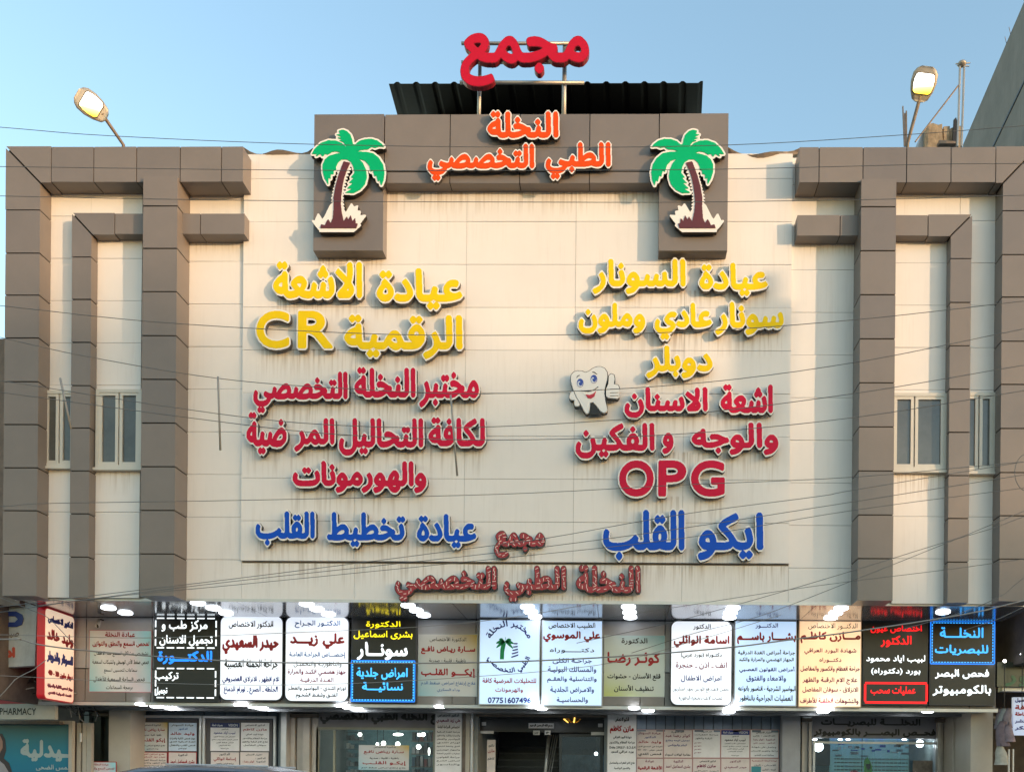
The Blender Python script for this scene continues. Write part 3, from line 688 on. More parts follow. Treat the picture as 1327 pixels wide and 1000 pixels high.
# ================================================================== DOCTOR SIGNS OVER THE SHOPFRONTS
def zoomc(ox):  return lambda x, y: (ox + x / 3.848, 740 + y / 3.848)
WB = mat('lightbox_white', (.8, .84, .88), rough=.25, emit=.19, ecol=(.82, .89, 1.0), var=.03)
WB2 = gradmat('lightbox_blue', [(0, (.50, .68, .92)), (.45, (.72, .84, .95)), (1, (.86, .90, .95))], (0, 0, -.8), emit=.19)
PEACH = gradmat('lightbox_peach', [(0, (.95, .62, .36)), (.5, (.96, .80, .58)), (1, (.97, .86, .72))], (.6, 0, -.5), emit=.19)
P_TEAL = gradmat('poster_teal_pink', [(0, (.26, .62, .68)), (.35, (.84, .86, .86)), (.7, (.80, .70, .74)), (1, (.40, .74, .80))], (.8, 0, .3))
P_OCH = gradmat('poster_ochre', [(0, (.34, .58, .64)), (.35, (.62, .64, .64)), (.72, (.68, .66, .62)), (1, (.66, .46, .10))], (.55, 0, .45))
P_GRN = gradmat('poster_green', [(0, (.55, .60, .18)), (.35, (.62, .66, .58)), (.7, (.62, .70, .68)), (1, (.22, .46, .52))], (.35, 0, .65))
P_PAPER = mat('poster_paper', (.85, .83, .82), rough=.5, var=.06, vscale=6)
P_PINK = mat('poster_pinkish', (.78, .68, .63), rough=.5, var=.06, vscale=6)
INK = {'k': mat('print_black', (.02, .02, .015), rough=.5), 'n': mat('print_navy', (.02, .03, .22), rough=.5), 'r': mat('print_red', (.36, .004, .008), rough=.45),
       'b': mat('print_blue', (.02, .12, .38), rough=.5), 'm': mat('print_maroon', (.24, .02, .06), rough=.5), 'w': mat('print_white', (.75, .78, .8), rough=.5),
       'W': mat('led_white', (.9, .95, 1), emit=.33, ecol=(.85, .95, 1)), 'B': mat('led_blue', (.02, .2, .9), emit=.30, ecol=(.01, .22, 1)),
       'R': mat('led_red', (.9, .01, .01), emit=.26, ecol=(1, .005, .012)), 'Y': mat('led_yellow', (.9, .8, .02), emit=.28, ecol=(1, .8, .01)),
       'C': mat('led_cyan', (.1, .5, .9), emit=.32, ecol=(.03, .36, 1)), 'g': mat('print_green', (.0, .30, .10), rough=.5)}
LEDBK = mat('led_matrix_black', (.018, .017, .015), rough=.35)
FRM = mat('sign_frame_dark', (.05, .05, .055), rough=.4, metal=.4)
FRL = mat('sign_frame_light', (.45, .46, .48), rough=.35, metal=.5)
REDF = mat('red_sign_case', (.55, .01, .02), rough=.3, emit=.03)
def rrect(x0, x1, z0, z1, r, n=6):
    if r <= 0: return [(x0, z0), (x1, z0), (x1, z1), (x0, z1)]
    out = []
    for cx, cz, a0 in ((x1 - r, z0 + r, -90), (x1 - r, z1 - r, 0), (x0 + r, z1 - r, 90), (x0 + r, z0 + r, 180)):
        for k in range(n + 1): a = R(a0 + 90 * k / n); out.append((cx + r * math.cos(a), cz + r * math.sin(a)))
    return out
def sign(label, box_, ox, face, lines, rad=0.0, depth=.12, frame=None, group='doctor signs over the shopfronts', name='doctor_sign', y=None, rimw=.02, bold=.03):
    yy = SG if y is None else y
    yf = yy - depth; a = P(box_[0], box_[3], yf); b = P(box_[1], box_[2], yf)
    a = Vector((a.x, 0, P((box_[0] + box_[1]) / 2, box_[3], yf).z)); b = Vector((b.x, 0, P((box_[0] + box_[1]) / 2, box_[2], yf).z))
    t = thing(name, label, 'sign', group)
    MB().prism(rrect(a.x, b.x, a.z, b.z, rad), yf, yy - .001).build('case', frame or FRM, t)
    MB().prism(rrect(a.x + rimw, b.x - rimw, a.z + rimw, b.z - rimw, max(rad - rimw, 0)), yf - .004, yf + .003).build('face', face, t)
    zc = zoomc(ox)
    for ln in lines:
        s, x0, y0, x1, y1, c = ln[:6]; q0 = P(*zc(x0, y1), yf); q1 = P(*zc(x1, y0), yf)
        lettering(s, q0.x, q1.x, q0.z, q1.z, yf - .008, INK[c], t, bold=ln[6] if len(ln) > 6 else bold)
    return t, yf
def bars(t, yf, ox, x0, y0, x1, y1, c, kind='solid', w=.022):
    zc = zoomc(ox); a = P(*zc(x0, y1), yf); b = P(*zc(x1, y0), yf); m = MB(); yy = (yf - .010, yf - .0045)
    def seg(ax, az, bx_, bz):
        L = math.hypot(bx_ - ax, bz - az)
        if kind == 'solid': pieces = [(0, 1)]
        elif kind == 'dash': n = max(1, round(L / .19)); pieces = [((k + .12) / n, (k + .85) / n) for k in range(n)]
        else: n = max(1, round(L / .055)); pieces = [((k + .15) / n, (k + .8) / n) for k in range(n)]
        for p, q in pieces:
            xa, xb = ax + (bx_ - ax) * p, ax + (bx_ - ax) * q; za, zb = az + (bz - az) * p, az + (bz - az) * q
            m.box(min(xa, xb) - (w / 2 if ax == bx_ else 0), max(xa, xb) + (w / 2 if ax == bx_ else 0), yy[0], yy[1], min(za, zb) - (w / 2 if az == bz else 0), max(za, zb) + (w / 2 if az == bz else 0))
    o = w / 2 * (1.0 if kind == 'solid' else 1.6)
    seg(a.x, a.z, b.x, a.z); seg(a.x, b.z, b.x, b.z); seg(a.x, a.z + o, a.x, b.z - o); seg(b.x, a.z + o, b.x, b.z - o)
    o = m.build('led_border', INK[c], t); o['kind'] = 'stuff'
sign('unlit flat teal and pink hearing clinic poster at the left end of the sign wall', (115, 197, 816, 896.5), 0, P_TEAL, [
    ('عيادة النخلة', 525, 302, 675, 332, 'r'), ('لفحص السمع والنطق والتوازن', 462, 348, 745, 382, 'r'), ('تشخيص مشاكل السمع عند الاطفال', 470, 398, 740, 425, 'k', .015),
    ('فحص ضغط الأذن الوسطى والشبكات السمعية', 462, 438, 742, 466, 'k', .015), ('سماعات لتحسين السمع', 520, 482, 685, 508, 'k', .015), ('فحص الساحة السمعية للأطفال', 468, 522, 722, 552, 'k', .015), ('برمجة السماعات', 530, 566, 662, 592, 'k', .015)], depth=.03, frame=mat('poster_edge_pink', (.6, .25, .28), rough=.5), rimw=.012)
t, yf = sign('black LED board with white dental text, dashed borders and a blue middle word', (198.5, 284.5, 796, 908.5), 190, LEDBK, [
    ('مركز طب و', 75, 243, 305, 300, 'W'), ('تجميل الاسنان', 65, 318, 330, 372, 'W'), ('الدكتـــورة', 55, 395, 328, 462, 'B', .05), ('تركيب', 42, 500, 160, 545, 'W'), ('تجميل', 42, 575, 104, 618, 'W')])
bars(t, yf, 190, 45, 235, 348, 380, 'W', 'dash'); bars(t, yf, 190, 45, 485, 345, 628, 'W', 'dash')
sign('white rounded lightbox with a red name, first beside the dental LED board', (284, 367.5, 797, 907.5), 190, WB, [
    ('الدكتور الاختصاص', 410, 246, 632, 286, 'k'), ('حيدر السعيدي', 378, 318, 660, 412, 'r', .045), ('جراحة الجملة العصبية', 388, 438, 655, 488, 'k'), ('الام الظهر ـ الانزلاق الغضروفي', 378, 522, 662, 562, 'n'), ('الجلطة ـ الصرع ـ اورام الدماغ', 385, 572, 655, 612, 'n')], rad=.14)
sign('white rounded lightbox with blue and maroon lines, left of the yellow and blue LED board', (368.5, 453, 798, 909), 360, WB, [
    ('الدكتـور الجـراح', 85, 245, 312, 282, 'b'), ('علي زيـــد', 62, 308, 335, 385, 'r', .045), ('إختصـــاص الجراحـة العامـة', 58, 402, 338, 432, 'b'), ('والناظوريـة والتجميـل', 80, 446, 318, 478, 'k', .015), ('جهاز هضمـي الكبـد والمرارة', 50, 488, 340, 522, 'm'), ('الغـدة الدرقيـة', 112, 530, 278, 556, 'm'), ('اورام الثـدي - البواسير والفطـر', 50, 572, 340, 600, 'k'), ('الفتـق وشفـط الشحـوم', 90, 604, 298, 634, 'k')], rad=.14)
t, yf = sign('black LED board with yellow lines above and a blue bordered box below', (455, 540, 800, 910), 360, LEDBK, [
    ('الدكتورة', 440, 248, 612, 284, 'Y'), ('بشرى اسماعيل', 378, 296, 672, 338, 'Y'), ('سونــار', 395, 352, 648, 440, 'W', .04), ('امراض جلدية', 392, 480, 648, 540, 'C', .035), ('نسائيـــة', 420, 552, 625, 602, 'C', .035)])
bars(t, yf, 360, 372, 452, 678, 640, 'C', 'dot'); bars(t, yf, 360, 366, 446, 684, 647, 'B', 'solid', .014)
sign('unlit flat poster with an ochre corner, left of the palm laboratory sign', (541, 619, 821, 902), 540, P_OCH, [
    ('الدكتورة الأختصاص', 65, 325, 248, 352, 'k', .015), ('ســارة ريـاض نافـع', 22, 372, 292, 412, 'r', .045), ('باطنية - قلبية - صدرية', 62, 434, 245, 456, 'k', .015), ('إيكـــو القلـب', 22, 484, 292, 528, 'r', .045), ('علاج إرتفاع امراض ضغط الدم', 22, 548, 294, 570, 'b', .015), ('وداء السكري', 102, 582, 215, 602, 'b', .015)], depth=.03, frame=FRL, rimw=.01)
t, yf = sign('bluish white lightbox with a green palm logo and a phone number', (620, 700.5, 802, 913), 540, WB2, [
    ('للتحليلات المرضية كافة', 328, 532, 596, 562, 'r'), ('والهرمونات', 392, 578, 530, 606, 'r'), ('07751607496', 355, 628, 570, 656, 'n', .05)], frame=FRL)
def arctext(s, cx, cy, r, a0, a1, h, t, yf, col, inner=False):
    """print bent along an arc: the outlines are bent first, then filled"""
    zc = zoomc(540); c = P(*zc(cx, cy), yf); k = (P(*zc(cx + 100, cy), yf).x - c.x) / 100; out = []
    for p in outline(s, 8)[0]:
        q = []
        for (u0, v0), (u1, v1) in zip(p, np.roll(p, -1, 0)):
            for e in np.linspace(0, 1, max(1, int(abs(u1 - u0) * 60)), endpoint=False):
                u, v = u0 + (u1 - u0) * e, v0 + (v1 - v0) * e; a = R(a0 + (a1 - a0) * u); rr = (r + (v - .35) * h * (-1 if inner else 1)) * k
                q.append((c.x + rr * math.cos(a), c.z + rr * math.sin(a)))
        out.append(np.array(q))
    cell = h * k / 24; M, mn = raster(out, cell, cell * 5); D = distfield(M, 3, .3); V = []; T = []
    for isl in islands(contours(D, 1.2, .25), 1.0):
        pl = [[Vector((p[0], p[1], 0)) for p in l] for l in isl]; b0 = len(V); V += [(mn[0] + p[0] * cell, yf - .008, mn[1] + p[1] * cell) for l in isl for p in l]
        T += [(b0 + a, b0 + b, b0 + c_) for a, b, c_ in tessellate_polygon(pl)]
    o = mesh('lettering', V, T, INK[col], t); o['kind'] = 'stuff'
arctext('مختبر النخلة', 462, 372, 104, 158, 22, 40, t, yf, 'n'); arctext('الطبي التخصصي', 462, 392, 112, 200, 340, 38, t, yf, 'n', True)
zc = zoomc(540)
def logo(poly, m, nm='palm_logo'): MB().prism([(lambda p: (p.x, p.z))(P(*zc(*q), yf)) for q in poly], yf - .009, yf - .0045).build(nm, m, t)
logo([(415, 438), (435, 438), (437, 400), (445, 360), (437, 345), (425, 350), (417, 390)], INK['g'])
for a in (200, 165, 130, 85, 45, 12, -25):
    p = []; L = 46
    for k in range(7): u = k / 6; aa = R(a); p.append((440 + L * u * math.cos(aa), 350 - L * u * math.sin(aa) * .8 + 16 * u * u - 7 * math.sin(math.pi * u)))
    for k in range(6, 0, -1): u = k / 6; aa = R(a); p.append((440 + L * u * math.cos(aa) * .95, 352 - L * u * math.sin(aa) * .8 + 18 * u * u + 7 * math.sin(math.pi * u)))
    logo(p, INK['g'])
for k in range(5): logo([(470 + 3 * k, 425 - 17 * k), (508 - k, 412 - 14 * k), (506 - k, 420 - 14 * k), (474 + 3 * k, 431 - 17 * k)], INK['n'], 'microscope_logo')
sign('bluish lightbox with five navy lines, directly right of the palm laboratory sign', (701, 781.5, 803, 914.5), 700, WB2, [
    ('الطبيب الاختصاص', 42, 256, 275, 288, 'k'), ('علي الموسوي', 15, 298, 300, 352, 'r', .045), ('دكتـــــوراه', 48, 382, 270, 408, 'k'), ('جراحـة الكلى', 62, 432, 258, 462, 'n'), ('والمسالك البوليـة', 38, 474, 280, 508, 'n'), ('والتناسلية والعقـم', 35, 524, 282, 556, 'n'), ('والامـراض الجلديـة', 50, 574, 268, 608, 'n'), ('والحساسيـة', 82, 626, 238, 658, 'n')], frame=FRL)
sign('unlit flat greenish poster with a red name, hung right of the navy-lined lightbox', (782, 862, 822.5, 902.5), 700, P_GRN, [
    ('الدكتورة', 405, 332, 535, 366, 'k'), ('كوثـر رضـا', 335, 402, 598, 470, 'r', .045), ('قلع الأسنان - حشوات', 335, 506, 600, 544, 'k'), ('تنظيف الأسنان', 368, 566, 566, 602, 'k')], depth=.03, frame=FRL, rimw=.008)
sign('white rounded lightbox with a red name, immediately right of the greenish poster', (868, 949.5, 803.5, 914), 860, WB, [
    ('الدكتور', 148, 262, 235, 292, 'k'), ('اسامة الوائلي', 50, 318, 328, 380, 'r', .045), ('دكتـوراه (بورد عربي)', 85, 406, 290, 434, 'k'), ('انف ـ اذن ـ حنجرة', 60, 452, 315, 488, 'm'), ('امراض الاطفال', 85, 518, 288, 552, 'n'), ('تجميل الانف.رفع اللوزتين بجهاز السكريون', 45, 576, 325, 602, 'k', .015), ('عمليات الانف بالحنجرة الناظورية', 75, 618, 293, 644, 'k', .015)], rad=.14)
sign('light blue square lightbox with a wide red name, left of the peach lightbox', (951, 1033, 803.5, 914.5), 860, WB2, [
    ('الدكتـــور', 458, 258, 570, 286, 'n'), ('بشــــار باســـم', 366, 302, 660, 362, 'r', .045), ('جراحة أمراض الغدة الدرقية', 370, 390, 655, 418, 'k'), ('الجهاز الهضمي والمرارة والكبد', 375, 430, 648, 456, 'k'), ('أمراض القولون العصبي', 376, 474, 652, 506, 'n'), ('والامعاء والفتوق', 412, 518, 610, 552, 'n'), ('البواسير الشرجية - الناسور بانواعه', 370, 570, 658, 602, 'k'), ('العمليات الجراحية بالناظور', 376, 616, 644, 652, 'k')], frame=FRL)
sign('peach coloured lightbox with brown lines, left of the red LED board', (1034, 1117, 803.5, 916), 1020, PEACH, [
    ('الدكتــور الاختصاص', 105, 258, 350, 290, 'k', .015), ('مـــازن كاظـم', 66, 300, 366, 358, 'r', .045), ('شهادة البورد العراقي', 85, 384, 345, 414, 'm'), ('دكتــوراه', 160, 430, 270, 456, 'm'), ('جراحة العظام والكسور والمفاصل', 66, 472, 362, 506, 'm'), ('علاج الام الرقبة والظهر', 76, 528, 350, 562, 'm'), ('الانزلاق - سوفان المفاصل', 76, 576, 354, 606, 'm'), ('والتشوهات الخلقية للأطراف', 64, 628, 356, 662, 'm')], frame=mat('peach_edge', (.6, .42, .28), rough=.4))
t, yf = sign('black LED board with red eye-clinic lines and a red bordered box', (1117.5, 1203, 804.5, 913), 1020, LEDBK, [
    ('اختصاص عيون', 415, 268, 672, 308, 'R', .035), ('الدكتور', 465, 320, 620, 378, 'R', .035), ('لبيب اياد محمود', 395, 418, 688, 456, 'W'), ('بورد (دكتوراه)', 418, 482, 664, 516, 'W'), ('عمليات سحب', 415, 572, 640, 618, 'R', .035)])
bars(t, yf, 1020, 388, 558, 696, 652, 'R', 'solid', .04)
t, yf = sign('black LED board, glowing blue dashed box above white text, last on the right', (1204, 1290.5, 803, 913.5), 1097, LEDBK, [
    ('النخلـــة', 465, 278, 682, 330, 'C', .04), ('للبصريات', 440, 366, 706, 418, 'C', .04), ('فحص البصر', 440, 488, 710, 536, 'W', .035), ('بالكومبيوتر', 428, 566, 720, 620, 'W', .035)])
bars(t, yf, 1097, 426, 258, 730, 452, 'C', 'dot', .015); bars(t, yf, 1097, 418, 250, 738, 460, 'B', 'solid', .018)
# angled lightbox at the left corner: it stands out from the wall, its lit face turned right
t = thing('doctor_sign', 'tall red-cased lightbox turned sideways at the left corner, glowing peach face', 'sign', 'doctor signs over the shopfronts')
A0 = P(57.5, 850, .55); A1 = P(96, 850, 1.55); zt_, zb_ = P(57.5, 785.5, .55).z, P(57.5, 905, .55).z
dr = Vector((A1.x - A0.x, A1.y - A0.y, 0)); LNG = dr.length; dr.normalize(); nr = Vector((dr.y, -dr.x, 0))       # nr faces the camera
FPE = gradmat('lightbox_rose', [(0, (.98, .60, .45)), (.5, (.98, .78, .58)), (1, (.98, .72, .55))], (0, 0, .8), emit=.12)
def slab(name, u0, u1, z0, z1, d0, d1, m, rad=.08):
    pts = rrect(u0, u1, z0, z1, rad); n = len(pts); V = []
    for d in (d0, d1): V += [(A0 + dr * p[0] + nr * d) * 1 for p in pts]
    V = [(v.x, v.y, pts[k % n][1]) for k, v in enumerate(V)]
    return mesh(name, V, [tuple(range(n)), tuple(range(2 * n - 1, n - 1, -1))] + [(k, k + n, (k + 1) % n + n, (k + 1) % n) for k in range(n)], m, t)
slab('case', 0, LNG, zb_, zt_, -.13, 0, REDF); slab('face', .02, LNG - .02, zb_ + .02, zt_ - .02, -.001, .006, FPE)
for s_, a_, b_, c_, v0, v1 in (('الدكتور الاختصاص', .08, .94, 'n', .83, .93), ('وليد خالد', .06, .95, 'r', .62, .78), ('للسونار والدوبلر', .06, .95, 'n', .40, .54), ('دوبلر ملون 3D - 4D', .1, .94, 'r', .25, .33), ('جهاز فحص الكلية والمرارة', .08, .95, 'm', .13, .18), ('الغدة الدرقية الثدي', .10, .90, 'm', .05, .10)):
    lettering(s_, 0, 1, 0, .3, 0, INK[c_], t, bold=.07, tilt=lambda u, v: tuple((A0 + dr * (LNG * (a_ + (b_ - a_) * u)) + nr * .011 + Vector((0, 0, zb_ + (zt_ - zb_) * (v0 + (v1 - v0) * v) - A0.z)))))

# ================================================================== CEILING LIGHTS
LIGHTL = mat('lamp_diffuser_low', (.9, .95, 1), emit=4.8, ecol=(.88, .94, 1))
def disc(name_label, c, r, h, grp):
    LM = LIGHTL if 'lower' in grp else LIGHTM
    t = thing('ceiling_light', name_label, 'light', grp); n = 18; m = MB(); q = MB()
    ring = lambda rr: [(c.x + rr * math.cos(2 * math.pi * k / n), c.y + rr * math.sin(2 * math.pi * k / n)) for k in range(n)]
    a = ring(r); b = ring(r * .9)
    q.add([(x, y, c.z) for x, y in a] + [(x, y, c.z - h) for x, y in a], [tuple((k, (k + 1) % n, (k + 1) % n + n, k + n)) for k in range(n)] + [tuple(range(2 * n - 1, n - 1, -1))])
    q.build('lamp_housing', LM, t)
    m.add([(x, y, c.z - h - .002) for x, y in b] + [(x, y, c.z - h - .014) for x, y in ring(r * .8)], [tuple((k, (k + 1) % n, (k + 1) % n + n, k + n)) for k in range(n)] + [tuple(range(2 * n - 1, n - 1, -1))])
    m.build('diffuser', LM, t)
up_ = [('hearing clinic poster', [(140.5, 788), (162.5, 794.5)]), ('dental LED board', [(256.5, 781.8), (276.5, 788.5), (293, 795)]), ('second white rounded lightbox from the left', [(397.5, 783.2), (411, 790), (425.5, 796.3)]),
       ('yellow and blue LED board', [(529, 785), (539.5, 791.5), (549, 797.6)]), ('palm laboratory sign', [(683.5, 787), (688, 793.5), (693.5, 799.7)]), ('greenish poster', [(814.5, 787), (816, 794.2), (816.7, 800.2)]),
       ('gap right of the white rounded lightbox', [(950, 788), (946.5, 794.6), (945, 800.6)]), ('peach lightbox', [(1090, 788.6), (1083, 795), (1076.5, 801)]), ('blue optician LED board', [(1222, 793.5)])]
nm_ = {1: ['single'], 2: ['front', 'back'], 3: ['front', 'middle', 'back']}
for w_, L_ in up_:
    for k, (a_, b_) in enumerate(L_): disc(f'round upper soffit light above the {w_}, {nm_[len(L_)][k]} one', PZ(a_, b_ - 1.0, ZS - .013), .125, .018, 'round lights in the upper soffit')
lo_ = [('beige column', 'left', [(184, 912.5)]), ('left poster cabinet', '', [(203, 915.2), (221, 917.3)]), ('right poster cabinet', '', [(312, 913), (330, 916), (339, 917.6)]), ('Arabic fascia of the glass shop', '', [(443, 914), (452.5, 917), (462.5, 919)]),
       ('tall narrow poster', '', [(569.5, 915.6)]), ('dark entrance', '', [(694, 915.5), (702, 917.8)]), ('tall poster right of the entrance', '', [(821.5, 917.5), (840, 920.8)]), ('poster grid', '', [(949.5, 917.6), (944.5, 922)]), ('left end of the optician fascia', '', [(1071, 918.5), (1066.5, 922)]), ('right end of the optician fascia', '', [(1202.5, 921.5)])]
for w_, _, L_ in lo_:
    for k, (a_, b_) in enumerate(L_): disc(f'round lower soffit light near the {w_}, {nm_[len(L_)][k]} one', PZ(a_, b_ - 1.2, ZS2 - .02), .12, .02, 'round lights in the lower soffit')
t = thing('security_camera', 'small white security camera on the wall above the hearing clinic poster', 'camera')
q0 = P(133, 803, SG - .02); q1 = P(127.5, 811, SG - .25)
MB().tube([(q0.x, SG, q0.z), (q0.x, SG - .1, q0.z), ((q0.x + q1.x) / 2, SG - .16, (q0.z + q1.z) / 2)], .014, 8).build('bracket', BLACK, t, True)
MB().tube([(q0.x - .02, SG - .1, q0.z - .02), (q1.x, SG - .28, q1.z)], [.035, .045], 10).build('camera_body', PVC, t, True)
MB().tube([(q1.x, SG - .279, q1.z), (q1.x - .006, SG - .288, q1.z - .004)], .036, 10).build('lens', BLACK, t)

# ================================================================== SHOPFRONTS UNDER THE SIGNS
ZG = .13
def zb(ox): return lambda x, y: (ox + x / 9.48, 900 + y / 9.48)
def SX(px, y=YS): return P(px, 955, y).x
def SZ(py, y=YS, px=700): return P(px, py, y).z
CORR = mat('blue_grey_sheet', (.17, .21, .26), rough=.4, metal=.4, var=.15)
SHUT = mat('beige_shutter', (.48, .43, .37), rough=.5, metal=.2, var=.12, streak=.3)
TILEC = mat('beige_column_cladding', (.48, .43, .36), rough=.45, var=.06)
GLS = glassmat('shop_glass', (.80, .86, .86), alpha=.25)
INW = mat('interior_wall', (.34, .38, .38), rough=.8, var=.15)
INTEAL = mat('interior_teal_glow', (.16, .28, .29), rough=.6, var=.3, vscale=5, emit=.015, ecol=(.2, .6, .7))  # faint teal glow put into the wall to brighten the shop
BULB = mat('bulb', (1, .96, .9), emit=3, ecol=(1, .95, .86)); BULBC = mat('cool_bulb', (.9, .97, 1), emit=3, ecol=(.85, .95, 1))
ZL = ZS2 - .02
S_ = thing('shop_row', 'ground floor shopfronts with folded shutters, poster panels and glass fronts under the signs', 'shopfront')
def sb(name, px0, px1, y0, y1, z0, z1, m, py_=None): return box(name, SX(px0, y0), SX(px1, y0), y0, y1, z0, z1, m, S_)
sb('back_wall', 100, 1320, 7.2, 7.4, ZG, ZL, INW); sb('shop_floor', 100, 1320, YS - .2, 7.2, ZG + .001, ZG + .03, mat('shop_floor', (.3, .29, .27), rough=.3))
box('shop_ceiling', SX(100), SX(1330), YS + .1, 7.2, ZL - .002, ZL + .05, mat('shop_ceiling', (.35, .35, .35), rough=.7), S_)
for px in (112, 172, 362, 408, 600, 616, 786, 822, 1012, 1038, 1216): sb('partition', px - 3, px + 3, YS + .02, 7.2, ZG, ZL, INW)
# corrugated sheet and boards behind the posters
def corr(x0, x1, z0, z1, y, m, pitch=.14, name='sheet_panel'):
    n = max(1, int((x1 - x0) / pitch)); p = (x1 - x0) / n
    for k in range(n): MB().box(x0 + k * p + .008, x0 + (k + 1) * p - .008, y - (.02 if k % 2 else .035), y + .01, z0, z1).build(name, m, S_)
    box('sheet_backing', x0, x1, y + .01, y + .03, z0, z1, BLACK, S_)
corr(SX(170), SX(360), ZG, ZL, YS, CORR, .22); corr(SX(825), SX(1011), SZ(946), ZL, YS, CORR, .2)
box('board', SX(825), SX(1011), YS, YS + .04, ZG, SZ(946) - .003, CORR, S_)
# columns
def column(px0, px1, y0, y1, m, name='column'): return box(name, SX(px0, y0), SX(px1, y0), y0, y1, ZG, ZL, m, S_)
column(141, 169, 2.9, 3.5, TILEC); column(1235, 1257, 2.95, 3.5, TILEC); column(1258, 1286.5, 2.1, 2.9, TILEC)
column(1014, 1037, 3.3, 3.75, GREYW); column(364, 371, 3.3, 3.6, ALU)
# poster cabinets of the left bay: aluminium frames with two by two posters
def frame_rect(name, px0, px1, py0, z0, y, w, m, parent, d=.06):
    x0, x1, z1 = SX(px0, y), SX(px1, y), SZ(py0, y); q = MB()
    q.box(x0, x1, y - d, y, z1 - w, z1).box(x0, x0 + w, y - d, y, z0, z1 - w).box(x1 - w, x1, y - d, y, z0, z1 - w).box(x0 + w, x1 - w, y - d, y, z0, z0 + w)
    return q.build(name, m, parent)
YP_ = YS - .12
for nm, a, b in (('left', 170.5, 262.5), ('right', 264, 358.5)):
    t = thing('poster_cabinet', f'{nm} aluminium framed poster cabinet in the bay under the dental board and rounded lightboxes', 'cabinet', 'aluminium poster cabinets')
    frame_rect('cabinet_frame', a, b, 930.5, .9, YP_, .05, ALU, t)
    box('back_panel', SX(a) + .05, SX(b) - .05, YP_ + .0, YP_ + .02, .95, SZ(935.5), mat('cabinet_back', (.10, .09, .09), rough=.6), t)
POST = []
def poster(label, px0, px1, py0, py1, face, lines, ox=None, y=None, edge=None, group='paper posters on the shopfronts', head=None):
    y = YP_ - .012 if y is None else y; t = thing('poster', label, 'poster', group)
    x0, x1 = P(px0, (py0 + py1) / 2, y).x, P(px1, (py0 + py1) / 2, y).x; z1, z0 = P((px0 + px1) / 2, py0, y).z, P((px0 + px1) / 2, py1, y).z
    box('sheet', x0, x1, y - .012, y, z0, z1, face, t)
    if edge: frame_ = MB().box(x0 - .012, x1 + .012, y - .018, y - .001, z1, z1 + .014).box(x0 - .012, x1 + .012, y - .018, y - .001, z0 - .014, z0).box(x0 - .012, x0, y - .018, y - .001, z0, z1).box(x1, x1 + .012, y - .018, y - .001, z0, z1).build('edge', edge, t)
    if head: box('header_strip', x0, x1, y - .015, y - .0125, z1 - (z1 - z0) * .17, z1, head, t)
    H = z1 - z0; Wd = x1 - x0
    for s, u0, u1, v0, v1, c, *bo in lines:
        lettering(s, x0 + Wd * u0, x0 + Wd * u1, z1 - H * v1, z1 - H * v0, y - .018, INK[c], t, bold=(bo[0] if bo else .05) * .6)
    return t
RE = mat('red_edge', (.42, .03, .03), rough=.5)
poster('small ochre cornered heart clinic poster, top left in the left cabinet', 179.5, 217, 935.5, 972.5, P_OCH, [('الدكتورة الاختصاص', .2, .78, .06, .14, 'k'), ('سارة رياض نافع', .08, .92, .2, .34, 'r'), ('باطنية - قلبية - صدرية', .2, .8, .4, .48, 'k'), ('إيكو القلب', .06, .94, .55, .71, 'r'), ('علاج ارتفاع امراض ضغط', .06, .94, .78, .85, 'k'), ('وداء السكري', .3, .7, .9, .96, 'k')])
poster('small pale blue clinic poster with a red name, top right in the left cabinet', 219, 255, 936, 972.5, mat('poster_pale_blue', (.62, .74, .86), rough=.5, var=.05), [('عيادة السونار', .1, .9, .05, .13, 'k'), ('الدكتور', .35, .68, .17, .27, 'b'), ('وليد خالد', .07, .93, .32, .46, 'r'), ('جهاز فحص الكلية والمرارة', .04, .96, .52, .6, 'k'), ('الغدة الدرقية الثدي', .04, .96, .64, .72, 'k'), ('فحص القلب والاطفال', .04, .96, .76, .84, 'k'), ('اورام الثدي', .35, .65, .88, .95, 'k')])
poster('small red edged poster of dense text, bottom left in the left cabinet', 179.5, 216.5, 974.5, 1011, P_PINK, [('علاج امراض العيون', .08, .92, .03, .1, 'r'), ('حيدر زيد السعيدي', .04, .96, .12, .2, 'r'), ('جراحة الجملة العصبية', .04, .96, .24, .31, 'k'), ('الام الظهر والانزلاق', .04, .96, .34, .41, 'k'), ('اورام الدماغ والفقرات', .04, .96, .44, .51, 'k')], edge=RE)
poster('small red edged poster with a red script name, bottom right in the left cabinet', 219, 254.5, 974.5, 1011, P_PINK, [('الدكتورة', .35, .68, .04, .14, 'k'), ('بشرى اسماعيل احمد', .06, .94, .24, .42, 'r'), ('اختصاص نسائية وتوليد', .05, .95, .47, .55, 'k')], edge=RE)
poster('small white poster with a dark blue header, top left in the right cabinet', 273, 310.5, 936, 972.5, P_PAPER, [('بصريات النخلة', .06, .42, .04, .14, 'w'), ('VISION', .62, .94, .04, .13, 'w'), ('الدكتور', .38, .62, .2, .26, 'k'), ('لبيب اياد محمود', .12, .86, .3, .42, 'n'), ('اختصاص طب وجراحة العيون', .12, .86, .46, .52, 'k'), ('فحص البصر بالكومبيوتر وعلاج', .05, .95, .57, .63, 'k'), ('قياس ضغط العين', .2, .8, .67, .73, 'k'), ('ازالة الماء الابيض', .3, .7, .77, .83, 'k'), ('علاج الشبكية', .36, .64, .88, .94, 'k')], head=mat('navy_strip', (.02, .03, .12), rough=.5))
